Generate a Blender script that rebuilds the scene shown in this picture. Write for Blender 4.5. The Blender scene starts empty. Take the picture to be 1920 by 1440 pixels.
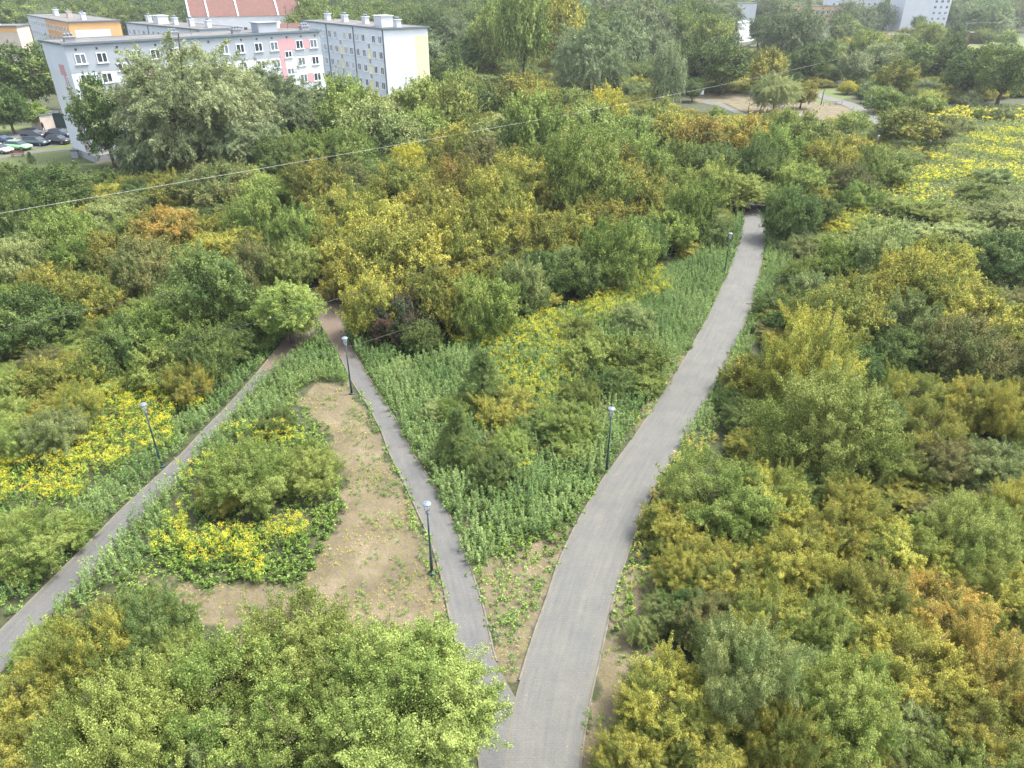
import bpy, bmesh, math, random
import numpy as np
from mathutils import Vector, Matrix
R = math.radians
rng = np.random.default_rng(7)
random.seed(7)
SC = bpy.context.scene
COL = SC.collection

HAZE_D = 0.00018
# ---------------------------------------------------------------- camera
CAM_H, PITCH, FPX = 25.0, R(29.7), 1331.0
cam_d = bpy.data.cameras.new("camera")
cam_d.sensor_width = 36.0
cam_d.lens = 36.0 * FPX / 1920.0
cam_d.clip_start = 0.5
cam_d.clip_end = 4000
cam = bpy.data.objects.new("camera", cam_d)
cam.location = (0, 0, CAM_H)
cam.rotation_euler = (math.pi / 2 - PITCH, 0, 0)
COL.objects.link(cam)
SC.camera = cam

# ---------------------------------------------------------------- light: bright, thin overcast
SUN_EL, SUN_AZ = R(60), R(75)        # azimuth measured from +Y towards +X
world = bpy.data.worlds.new("World")
SC.world = world
world.use_nodes = True
wn = world.node_tree
wn.nodes.clear()
sky = wn.nodes.new("ShaderNodeTexSky")
sky.sky_type = 'NISHITA'
sky.sun_disc = False
sky.sun_elevation = SUN_EL
sky.sun_rotation = SUN_AZ
sky.air_density = 1.0
sky.dust_density = 4.0
sky.ozone_density = 1.0
hs = wn.nodes.new("ShaderNodeHueSaturation")
hs.inputs['Saturation'].default_value = 0.5
bg = wn.nodes.new("ShaderNodeBackground")
bg.inputs['Strength'].default_value = 0.125
wo = wn.nodes.new("ShaderNodeOutputWorld")
wn.links.new(sky.outputs[0], hs.inputs['Color'])
wn.links.new(hs.outputs[0], bg.inputs[0])
wn.links.new(bg.outputs[0], wo.inputs[0])
sd = bpy.data.lights.new("sun", 'SUN')
sd.energy = 1.3
sd.angle = R(16)
sd.color = (1.0, 0.965, 0.91)
sun = bpy.data.objects.new("sun", sd)
COL.objects.link(sun)
sdir = Vector((math.sin(SUN_AZ) * math.cos(SUN_EL), math.cos(SUN_AZ) * math.cos(SUN_EL), math.sin(SUN_EL)))
sun.rotation_euler = sdir.to_track_quat('Z', 'Y').to_euler()
SC.view_settings.view_transform = 'Standard'
SC.view_settings.look = 'None'
SC.view_settings.gamma = 1.0
SC.view_settings.exposure = 2.06
SC.render.engine = 'CYCLES'
SC.cycles.max_bounces = 6
SC.cycles.diffuse_bounces = 2
SC.cycles.glossy_bounces = 2
SC.cycles.transmission_bounces = 3
SC.cycles.volume_bounces = 0
SC.cycles.use_adaptive_sampling = False

# ---------------------------------------------------------------- helpers
CP, SP = math.cos(PITCH), math.sin(PITCH)
def ray(px, py):
    """direction per unit of camera depth: (x right, y forward, z up)"""
    u = (px - 960.0) / FPX; v = (py - 720.0) / FPX
    return np.array([u, CP - v * SP, -(SP + v * CP)])
def gp(px, py, z=0.0):
    d = ray(px, py)
    t = (z - CAM_H) / d[2]
    return np.array([d[0] * t, d[1] * t, z])
def depth_of(p):
    return p[1] * CP + (CAM_H - p[2]) * SP

def lin(c):
    return tuple((v / 12.92 if v <= 0.04045 else ((v + 0.055) / 1.055) ** 2.4) for v in c)
def rgb(r, g, b):
    return lin((r / 255., g / 255., b / 255.)) + (1.0,)

def tag(o, label=None, cat=None, group=None, kind=None):
    if label: o['label'] = label
    if cat: o['category'] = cat
    if group: o['group'] = group
    if kind: o['kind'] = kind
    return o
def link(o, parent=None):
    COL.objects.link(o)
    if parent is not None: o.parent = parent
    return o
def empty(name, loc=(0, 0, 0), rz=0.0):
    o = bpy.data.objects.new(name, None)
    o.empty_display_size = 0.3
    o.location = loc; o.rotation_euler = (0, 0, rz)
    return link(o)

def mesh_np(name, V, F, mats=(), attrs=None, cattrs=None, mi=None, smooth=False, uv=None):
    """V (n,3), F (m,k) constant k"""
    V = np.asarray(V, dtype=np.float32); F = np.asarray(F, dtype=np.int32)
    me = bpy.data.meshes.new(name)
    m, k = F.shape
    me.vertices.add(len(V)); me.vertices.foreach_set('co', V.ravel())
    me.loops.add(m * k); me.loops.foreach_set('vertex_index', F.ravel())
    me.polygons.add(m); me.polygons.foreach_set('loop_start', np.arange(0, m * k, k, dtype=np.int32))
    try: me.polygons.foreach_set('loop_total', np.full(m, k, dtype=np.int32))
    except Exception: pass
    if mi is not None: me.polygons.foreach_set('material_index', np.asarray(mi, dtype=np.int32))
    if uv is not None:
        l = me.uv_layers.new(name='UVMap')
        l.data.foreach_set('uv', np.asarray(uv, dtype=np.float32)[F.ravel()].ravel())
    for kk, a in (attrs or {}).items():
        dom = 'FACE' if len(a) == m and len(a) != len(V) else 'POINT'
        at = me.attributes.new(kk, 'FLOAT', dom)
        at.data.foreach_set('value', np.asarray(a, dtype=np.float32))
    for mt in mats: me.materials.append(mt)
    me.update(calc_edges=True)
    me.validate()
    if smooth: me.shade_smooth()
    return me
def obj(name, me, parent=None, loc=None):
    o = bpy.data.objects.new(name, me)
    if loc is not None: o.location = loc
    return link(o, parent)

class MB:
    """collects boxes / prisms / tubes in a bmesh"""
    def __init__(s): s.bm = bmesh.new()
    def box(s, c, size, M=None, bevel=0):
        vs = []
        for dx in (-.5, .5):
            for dy in (-.5, .5):
                for dz in (-.5, .5):
                    p = Vector((c[0] + dx * size[0], c[1] + dy * size[1], c[2] + dz * size[2]))
                    vs.append(s.bm.verts.new(M @ p if M else p))
        fs = [(0, 1, 3, 2), (4, 6, 7, 5), (0, 4, 5, 1), (2, 3, 7, 6), (0, 2, 6, 4), (1, 5, 7, 3)]
        ff = [s.bm.faces.new([vs[i] for i in f]) for f in fs]
        if bevel:
            es = {e for f in ff for e in f.edges}
            bmesh.ops.bevel(s.bm, geom=list(es), offset=bevel, segments=2, affect='EDGES', profile=0.6)
        return s
    def tube(s, pts, rad, n=8, cap=True):
        pts = [Vector(p) for p in pts]
        if not hasattr(rad, '__len__'): rad = [rad] * len(pts)
        rings = []
        for i, p in enumerate(pts):
            d = (pts[min(i + 1, len(pts) - 1)] - pts[max(i - 1, 0)]).normalized()
            a = d.orthogonal().normalized() if i == 0 else (a - d * a.dot(d)).normalized()
            b = d.cross(a)
            rings.append([s.bm.verts.new(p + (a * math.cos(2 * math.pi * k / n) + b * math.sin(2 * math.pi * k / n)) * rad[i]) for k in range(n)])
        for r0, r1 in zip(rings, rings[1:]):
            for k in range(n): s.bm.faces.new((r0[k], r0[(k + 1) % n], r1[(k + 1) % n], r1[k]))
        if cap: s.bm.faces.new(rings[0][::-1]); s.bm.faces.new(rings[-1])
        return s
    def lathe(s, prof, c=(0, 0, 0), n=20):
        rings = []
        for r, z in prof:
            rings.append([s.bm.verts.new((c[0] + r * math.cos(2 * math.pi * k / n), c[1] + r * math.sin(2 * math.pi * k / n), c[2] + z)) for k in range(n)])
        for r0, r1 in zip(rings, rings[1:]):
            for k in range(n): s.bm.faces.new((r0[k], r0[(k + 1) % n], r1[(k + 1) % n], r1[k]))
        s.bm.faces.new(rings[0][::-1]); s.bm.faces.new(rings[-1])
        return s
    def prism(s, poly, y0, y1, inset=None):
        """poly in (x,z), extruded along y"""
        a = [s.bm.verts.new((x, y0, z)) for x, z in poly]; b = [s.bm.verts.new((x, y1, z)) for x, z in poly]
        s.bm.faces.new(a); s.bm.faces.new(b[::-1])
        n = len(poly)
        for i in range(n): s.bm.faces.new((a[i], b[i], b[(i + 1) % n], a[(i + 1) % n]))
        return s
    def build(s, name, mat, parent=None, smooth=False, loc=None):
        bmesh.ops.recalc_face_normals(s.bm, faces=s.bm.faces)
        me = bpy.data.meshes.new(name); s.bm.to_mesh(me); s.bm.free()
        me.materials.append(mat)
        if smooth: me.shade_smooth()
        return obj(name, me, parent, loc)

# ---------------------------------------------------------------- materials
def new_mat(name):
    m = bpy.data.materials.new(name); m.use_nodes = True
    nt = m.node_tree; nt.nodes.clear()
    out = nt.nodes.new('ShaderNodeOutputMaterial')
    return m, nt, out
def N(nt, t, **kw):
    n = nt.nodes.new(t)
    for k, v in kw.items():
        if k.startswith('i_'): n.inputs[k[2:].replace('_', ' ')].default_value = v
        else: setattr(n, k, v)
    return n
def L(nt, a, b): nt.links.new(a, b)
def mixc(nt, fac, a, b, mode='MIX'):
    n = nt.nodes.new('ShaderNodeMix'); n.data_type = 'RGBA'; n.blend_type = mode
    for s, v in ((n.inputs[0], fac), (n.inputs[6], a), (n.inputs[7], b)):
        if hasattr(v, 'is_output'): nt.links.new(v, s)
        else: s.default_value = v
    return n.outputs[2]
def ramp(nt, src, stops):
    n = nt.nodes.new('ShaderNodeValToRGB')
    e = n.color_ramp.elements
    while len(e) > 1: e.remove(e[0])
    e[0].position = stops[0][0]; e[0].color = stops[0][1]
    for p, c in stops[1:]:
        x = e.new(p); x.color = c
    nt.links.new(src, n.inputs[0]); return n.outputs[0]
def math_n(nt, op, a, b=0.5, c=None, clamp=False):
    n = nt.nodes.new('ShaderNodeMath'); n.operation = op; n.use_clamp = clamp
    for s, v in zip(n.inputs, (a, b, c)):
        if v is None: continue
        if hasattr(v, 'is_output'): nt.links.new(v, s)
        else: s.default_value = v
    return n.outputs[0]

def plain(name, c, rough=0.6, metal=0.0, var=0.12, scale=3.0, bump=0.0, spec=0.5):
    m, nt, out = new_mat(name)
    tc = N(nt, 'ShaderNodeTexCoord')
    nz = N(nt, 'ShaderNodeTexNoise', i_Scale=scale, i_Detail=6.0, i_Roughness=0.6)
    L(nt, tc.outputs['Object'], nz.inputs['Vector'])
    f = ramp(nt, nz.outputs[0], [(0.3, (1 - var, 1 - var, 1 - var, 1)), (0.7, (1 + var * .4, 1 + var * .4, 1 + var * .4, 1))])
    col = mixc(nt, 1.0, c, f, 'MULTIPLY')
    p = N(nt, 'ShaderNodeBsdfPrincipled'); L(nt, col, p.inputs['Base Color'])
    p.inputs['Roughness'].default_value = rough; p.inputs['Metallic'].default_value = metal
    p.inputs['Specular IOR Level'].default_value = spec
    if bump:
        b = N(nt, 'ShaderNodeBump', i_Strength=bump, i_Distance=0.02); L(nt, nz.outputs[0], b.inputs['Height']); L(nt, b.outputs[0], p.inputs['Normal'])
    L(nt, p.outputs[0], out.inputs[0]); return m

def leaf_mat(name, base, accent, thr=0.62, dark=None, trans=0.22, vary=0.36):
    """base leaves with an accent tint on a share (1-thr) of the sprays"""
    m, nt, out = new_mat(name)
    at = N(nt, 'ShaderNodeAttribute', attribute_name='tone')     # per spray
    ar = N(nt, 'ShaderNodeAttribute', attribute_name='rnd')      # per leaf
    oi = N(nt, 'ShaderNodeObjectInfo')
    s = math_n(nt, 'ADD', at.outputs['Fac'], math_n(nt, 'MULTIPLY', math_n(nt, 'SUBTRACT', ar.outputs['Fac'], 0.5), 0.55))
    s = math_n(nt, 'ADD', s, math_n(nt, 'MULTIPLY', math_n(nt, 'SUBTRACT', oi.outputs['Random'], 0.5), 0.22))
    f = nt.nodes.new('ShaderNodeMapRange'); f.clamp = True
    f.inputs[1].default_value = thr - 0.24; f.inputs[2].default_value = thr + 0.24
    L(nt, s, f.inputs[0])
    if base is None:      # plants carry their own leaf colours as object properties, so one mesh serves many
        ab = N(nt, 'ShaderNodeAttribute', attribute_name='leaf_color', attribute_type='OBJECT'); ac = N(nt, 'ShaderNodeAttribute', attribute_name='tip_color', attribute_type='OBJECT')
        base, accent = ab.outputs['Color'], ac.outputs['Color']
    col = mixc(nt, f.outputs[0], base, accent)
    # brightness per leaf and per plant
    v = math_n(nt, 'ADD', math_n(nt, 'MULTIPLY', ar.outputs['Fac'], vary * 2), 1 - vary)
    v2 = math_n(nt, 'ADD', math_n(nt, 'MULTIPLY', math_n(nt, 'FRACT', math_n(nt, 'MULTIPLY', oi.outputs['Random'], 7.31)), 0.34), 0.83)
    v = math_n(nt, 'MULTIPLY', v, v2)
    hv = N(nt, 'ShaderNodeHueSaturation', i_Saturation=.98)
    L(nt, v, hv.inputs['Value']); L(nt, col, hv.inputs['Color'])
    hh = math_n(nt, 'ADD', 0.495, math_n(nt, 'MULTIPLY', math_n(nt, 'FRACT', math_n(nt, 'MULTIPLY', oi.outputs['Random'], 3.7)), 0.020))
    L(nt, hh, hv.inputs['Hue'])
    p = N(nt, 'ShaderNodeBsdfPrincipled'); p.inputs['Roughness'].default_value = 0.7
    p.inputs['Specular IOR Level'].default_value = 0.15
    L(nt, hv.outputs[0], p.inputs['Base Color'])
    tr = N(nt, 'ShaderNodeBsdfTranslucent'); L(nt, hv.outputs[0], tr.inputs[0])
    mx = N(nt, 'ShaderNodeMixShader'); mx.inputs[0].default_value = trans
    L(nt, p.outputs[0], mx.inputs[1]); L(nt, tr.outputs[0], mx.inputs[2])
    L(nt, mx.outputs[0], out.inputs[0]); return m

GK = 1.08
def lf(r, g, b, k=1.0):
    c = rgb(r, g, b); return (c[0] * k * GK, c[1] * k * GK, c[2] * k * GK, 1)
PAL_M = {}
PAL = {
 'G': (lf(98, 116, 54), lf(142, 152, 78), .56),
 'D': (lf(78, 98, 52), lf(112, 128, 68), .60),
 'B': (lf(108, 124, 72), lf(150, 158, 98), .56),
 'L': (lf(108, 124, 58), lf(142, 152, 80), .56),
 'O': (lf(106, 116, 56), lf(152, 146, 66), .54),
 'Y': (lf(118, 124, 58), lf(172, 164, 76), .54),
 'R': (lf(118, 120, 58), lf(176, 150, 74), .54),
 'N': (lf(98, 108, 62), lf(126, 122, 74), .56),
 'S': (lf(108, 124, 84), lf(138, 148, 106), .58),
 'W': (lf(112, 124, 84), lf(140, 148, 104), .56),
 'P': (lf(76, 88, 62), lf(104, 70, 66), .62),
 'A': (lf(150, 152, 62), lf(186, 176, 66), .55),
}
LEAVES = leaf_mat('tree_leaves', None, None, .55)
PALNAME = {'G': 'mid green', 'D': 'dark green', 'B': 'grey green', 'L': 'light green', 'O': 'olive', 'Y': 'golden olive',
           'R': 'rusty orange', 'N': 'brownish olive', 'S': 'silvery green', 'W': 'pale yellow green', 'P': 'purple tinged dark', 'A': 'bright yellow'}
bark = plain('bark', rgb(92, 80, 66), 0.9, var=.35, scale=8, bump=.6)
pale_bark = plain('pale_bark', rgb(190, 182, 168), 0.85, var=.3, scale=6, bump=.4)

# ---------------------------------------------------------------- leaves, crowns
def unit(v): return v / np.maximum(np.linalg.norm(v, axis=-1, keepdims=True), 1e-9)
def leaf_quads(P, nrm, axis, ln, wd):
    """diamond leaves: P centres, nrm normals, axis length direction"""
    a = unit(axis - nrm * np.sum(axis * nrm, -1, keepdims=True)); b = np.cross(nrm, a)
    ln = np.asarray(ln).reshape(-1, 1); wd = np.asarray(wd).reshape(-1, 1)
    q = np.stack([P - a * ln * .5, P + b * wd * .5 - a * ln * .08 + nrm * ln * .06, P + a * ln * .5, P - b * wd * .5 - a * ln * .08 + nrm * ln * .06], 1)
    n = len(P)
    return q.reshape(-1, 3), np.arange(n * 4).reshape(n, 4)

def smooth_dir_noise(D, k=9, seed=0, freq=2.5):
    r = np.random.default_rng(seed); s = np.zeros(len(D))
    for _ in range(k):
        w = r.normal(size=3) * freq; s += np.cos(D @ w + r.uniform(0, 6.28))
    return s / math.sqrt(k)

def make_crown(kind, n_leaf, leaf, seed):
    """unit crown, half width about 1, standing on z=0. Returns (mesh verts, faces, tone, rnd, limb polylines)"""
    r = np.random.default_rng(seed)
    if kind == 'b':   H, n_lobe, z0, per, shoot = 1.2, 42, .06, 16, .27
    elif kind == 't': H, n_lobe, z0, per, shoot = 1.9, 60, .30, 14, .26
    elif kind == 'w': H, n_lobe, z0, per, shoot = 1.5, 60, .15, 16, .30
    elif kind == 'v': H, n_lobe, z0, per, shoot = 2.8, 44, .30, 14, .60
    elif kind == 'p': H, n_lobe, z0, per, shoot = 4.0, 90, .5, 12, .30
    else:             H, n_lobe, z0, per, shoot = 2.8, 80, .15, 10, .22
    # main lobe centres on an uneven shell
    g = (np.arange(n_lobe) + .5) / n_lobe
    cz = 1 - g * 1.55 if kind in 'bwv' else 1 - g * 1.8
    ph = np.arange(n_lobe) * 2.39996 + r.uniform(0, 6.28, n_lobe) * .12
    D = np.stack([np.sqrt(np.clip(1 - cz ** 2, 0, 1)) * np.cos(ph), np.sqrt(np.clip(1 - cz ** 2, 0, 1)) * np.sin(ph), cz], 1)
    D = unit(D + r.normal(size=D.shape) * .16)
    rad = .74 + .13 * smooth_dir_noise(D, seed=seed, freq=2.2) + r.uniform(-.09, .10, n_lobe)
    if kind == 'c':
        zz = (D[:, 2] + 1) / 2
        C = np.stack([D[:, 0] * (1 - zz) * 1.1, D[:, 1] * (1 - zz) * 1.1, z0 + zz * (H - z0 - .1)], 1)
    elif kind == 'p':
        zz = (D[:, 2] + 1) / 2; prof = np.sin(np.clip(zz, 0, 1) ** .7 * math.pi) ** .6
        C = np.stack([D[:, 0] * rad * prof * .85, D[:, 1] * rad * prof * .85, z0 + zz * (H - z0)], 1)
    else:
        cz0 = z0 + (H - z0) * (.40 if kind in 'b' else .46)
        up = H - cz0; dn = cz0 - z0
        C = np.stack([D[:, 0] * rad, D[:, 1] * rad, cz0 + np.where(D[:, 2] > 0, up, dn) * D[:, 2] * (rad + .06)], 1)
    base = np.array([0, 0, 0.0])
    Dout = unit(C - np.array([0, 0, H * .35]))
    # sprays: shoots leaving each lobe
    S0, SD, SL, tone = [], [], [], []
    lob_r = .225 if kind != 'p' else .24
    ltone = r.uniform(0, 1, n_lobe) * .7 + .15 + .2 * smooth_dir_noise(D, seed=seed + 5, freq=1.6)
    for i in range(n_lobe):
        m = per
        dd = unit(Dout[i] * .75 + r.normal(size=(m, 3)) * .62)
        off = unit(r.normal(size=(m, 3))) * lob_r * r.uniform(.1, 1, (m, 1)) ** .6
        off[:, 2] *= .7
        if kind == 'b' or kind == 't': dd = unit(dd + np.array([0, 0, .35]))
        if kind == 'c': dd = unit(dd * np.array([1, 1, .4]) + np.array([0, 0, -.05]))
        if kind == 'w': dd = unit(dd + np.array([0, 0, -.25]))
        if kind == 'v': dd = unit(dd * .35 + np.array([0, 0, -1.0]))
        if kind == 'p': dd = unit(dd * .6 + np.array([0, 0, .8]))
        S0.append(C[i] + off - Dout[i] * .05); SD.append(dd); SL.append(shoot * r.uniform(.45, 1.25, m) ** 1.1)
        tone.append(np.clip(ltone[i] + r.normal(size=m) * .09, 0, 1))
    S0 = np.concatenate(S0); SD = np.concatenate(SD); SL = np.concatenate(SL); tone = np.concatenate(tone)
    ns = len(S0)
    # a few long stray shoots sticking out
    k = r.choice(ns, ns // 14, replace=False); SL[k] *= 1.8
    w = SL * r.uniform(.35, 1.4, ns); w /= w.sum()
    idx = r.choice(ns, int(n_leaf * .86), p=w)
    t = r.uniform(0, 1, len(idx)) ** .9
    rad_s = (.092 if kind not in 'vw' else .045) * (1.25 - t) + .012
    side = unit(r.normal(size=(len(idx), 3))) * (r.uniform(0, 1, (len(idx), 1)) ** .5) * rad_s[:, None]
    P = S0[idx] + SD[idx] * (SL[idx] * t)[:, None] + side
    if kind in 'wv': P[:, 2] -= .10 * t ** 2 * (2.2 if kind == 'v' else 1)
    tn = tone[idx] + .10 * (t - .5)
    # inner, sparser leaves that close the crown
    m = n_leaf - len(idx)
    q = unit(r.normal(size=(m, 3))) * r.uniform(.3, .8, (m, 1)); ctr = np.array([0, 0, z0 + (H - z0) * .42])
    if kind in 'cp':
        zz = r.uniform(0, 1, m); pr = (1 - zz) * .7 if kind == 'c' else .35 * np.sin(zz * math.pi) ** .5
        Q = np.stack([q[:, 0] * pr, q[:, 1] * pr, z0 + zz * (H - z0) * .95], 1)
    else:
        Q = ctr + q * np.array([.85, .85, (H - z0) * .48])
    P = np.concatenate([P, Q]); tn = np.concatenate([tn, np.full(m, .35)])
    ax = np.concatenate([SD[idx] + r.normal(size=(len(idx), 3)) * .7, r.normal(size=(m, 3))])
    if kind in 'wv': ax[:, 2] -= .9
    P[:, 2] = np.maximum(P[:, 2], .02)
    nn = len(P)
    outw = unit(P - np.array([0, 0, H * .3]))
    nrm = unit(outw * .55 + np.array([0, 0, .45]) + r.normal(size=(nn, 3)) * .62)
    sz = leaf * r.uniform(.65, 1.35, nn)
    asp = .62 if kind not in 'wv' else .30
    if kind in 'wv': sz = sz * 1.5
    V, F = leaf_quads(P, nrm, ax, sz, sz * asp)
    # bring the crown to its nominal width and height
    rr_ = np.percentile(np.hypot(P[:, 0], P[:, 1]), 96.5); kx = (1.02 if kind == 'b' else .98) / rr_; kz = H / np.percentile(P[:, 2], 99.6)
    if kind == 'p': kx *= .85
    Cc = V.reshape(-1, 4, 3).mean(1, keepdims=True); N_ = Cc * np.array([kx, kx, kz]); V = (V.reshape(-1, 4, 3) - Cc + N_).reshape(-1, 3)
    C = C * np.array([kx, kx, kz])
    # limbs
    limbs = []
    nt = {'b': 7, 't': 9, 'w': 9, 'v': 5, 'p': 10, 'c': 4}[kind]
    sel = r.choice(n_lobe, nt, replace=False)
    fork = np.array([r.normal() * .04, r.normal() * .04, z0 * .8 + .12])
    if kind in 'tw': fork[2] = .38
    if kind in 'pc': fork = np.array([0, 0, H * .85])
    limbs.append((np.array([base, fork * .5 + np.array([.02, .01, 0]), fork]), (.075, .06, .05) if kind not in 'pc' else (.09, .06, .02)))
    for i in sel:
        st = fork if kind not in 'pc' else np.array([0, 0, max(.2, C[i][2] - .5)])
        mid = (st + C[i]) * .5 + np.array([0, 0, .08]) + r.normal(size=3) * .05
        tipp = C[i] + Dout[i] * .24
        limbs.append((np.array([st, mid, tipp]), (.035, .022, .008)))
        for j in range(3):
            e = mid * .4 + C[(i + j * 5 + 1) % n_lobe] * .6
            if np.linalg.norm(e - mid) < .9: limbs.append((np.array([mid, (mid + e) * .5 + r.normal(size=3) * .03, e]), (.016, .011, .005)))
    return V, F, tn, r.uniform(0, 1, nn), limbs

def limbs_mesh(name, limbs, mat):
    mb = MB()
    for pts, rad in limbs: mb.tube(pts, rad, n=6)
    me = bpy.data.meshes.new(name); mb.bm.to_mesh(me); mb.bm.free(); me.materials.append(mat); me.shade_smooth()
    return me

PROTO = {}
def proto(kind, lod, k):
    key = (kind, lod, k)
    if key not in PROTO:
        n, leaf = {'near': (160000, .0195), 'mid': (60000, .033), 'far': (18000, .058)}[lod]
        if kind in 'wp': n = int(n * 2.4); leaf *= .62
        if kind == 't': n = int(n * 1.15)
        if kind == 'v': n = int(n * .8)
        V, F, tn, rd, limbs = make_crown(kind, n, leaf, 100 + k * 17 + ord(kind) * 3 + {'near': 0, 'mid': 1, 'far': 2}[lod])
        cm = mesh_np('crown', V, F, [LEAVES], {'tone': tn, 'rnd': rd})
        tm = limbs_mesh('trunk', limbs, bark)
        PROTO[key] = (cm, tm)
    return PROTO[key]

KH = {'b': 1.2, 't': 1.9, 'w': 1.5, 'v': 2.8, 'p': 4.0, 'c': 2.8}
KIND_NAME = {'b': ('shrub', 'shrub'), 't': ('broadleaf_tree', 'tree'), 'w': ('willow_tree', 'tree'), 'v': ('weeping_birch', 'tree'),
             'p': ('poplar_tree', 'tree'), 'c': ('conifer_tree', 'conifer')}
PLACED = []      # (x, y, R)
PLANTS = []      # collected, labelled at the end
_pc = [0]
def plant(kind, px, py, rpx, colr, region, label=None, hk=1.0, trunk=None, cf=.52):
    """kind, pixel of crown centre, pixel half width -> a plant standing on the ground"""
    rk = rpx / FPX; dd = -ray(px, py)[2]
    Rw = rk * CAM_H / (dd + cf * KH[kind] * hk * rk)
    p = gp(px, py, cf * KH[kind] * hk * Rw)
    h = KH[kind] * Rw * hk
    d = depth_of(p)
    lod = 'near' if d < 48 else ('mid' if d < 105 else 'far')
    if kind in 'wp' and lod == 'far' and d < 170: lod = 'mid'
    _pc[0] += 1; i = _pc[0]
    nv = {'b': {'near': 6, 'mid': 6, 'far': 4}[lod], 't': 3, 'w': 3, 'v': 1, 'p': 2, 'c': 2}[kind]
    cm, tm = proto(kind, lod, i % nv)
    nm, cat = KIND_NAME[kind]
    root = empty(nm, (p[0], p[1], 0), rng.uniform(0, 6.28))
    tr = obj('trunk', tm, root)
    cr = obj('crown', cm, root)
    cb, ca, th = PAL[colr]
    cr['leaf_color'] = list(cb[:3]); sh = (.55 - th) * 1.5
    cr['tip_color'] = [ca[q] * (1 + sh * .4) for q in range(3)]
    if trunk is not None:
        tr.material_slots[0].link = 'OBJECT'; tr.material_slots[0].material = trunk
    root.scale = (Rw * 1.06, Rw * 1.06 * rng.uniform(.9, 1.08), Rw * 1.06 * hk * rng.uniform(.94, 1.06))
    PLACED.append((p[0], p[1], Rw))
    PLANTS.append(dict(o=root, kind=kind, col=colr, reg=region, label=label, d=math.hypot(p[0], p[1]), R=Rw, cat=cat, nm=nm))
    return root

REG = {
 'BL': 'in the foreground clump left of the path fork',
 'LB': 'beside the flowers at the left path',
 'LT': 'in the left thicket behind the goldenrod',
 'LU': 'on the slope below the grey housing block',
 'CT': 'in the golden thicket between the narrow and wide paths',
 'CU': 'in the middle woodland beyond the golden thicket',
 'CR': 'in the band of woodland where the wide path disappears',
 'IS': 'on the weedy triangle between the narrow and wide paths',
 'RN': 'in the near thicket right of the wide path',
 'RM': 'in the middle thicket right of the wide path',
 'RF': 'in the pale scrub far right of the wide path',
 'BK': 'behind the brown clearing with the far footpath',
 'FR': 'by the distant meadow at the upper right',
 'FL': 'among the housing blocks at the upper left',
 'FC': 'in the tall tree line at the top centre',
}
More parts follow.
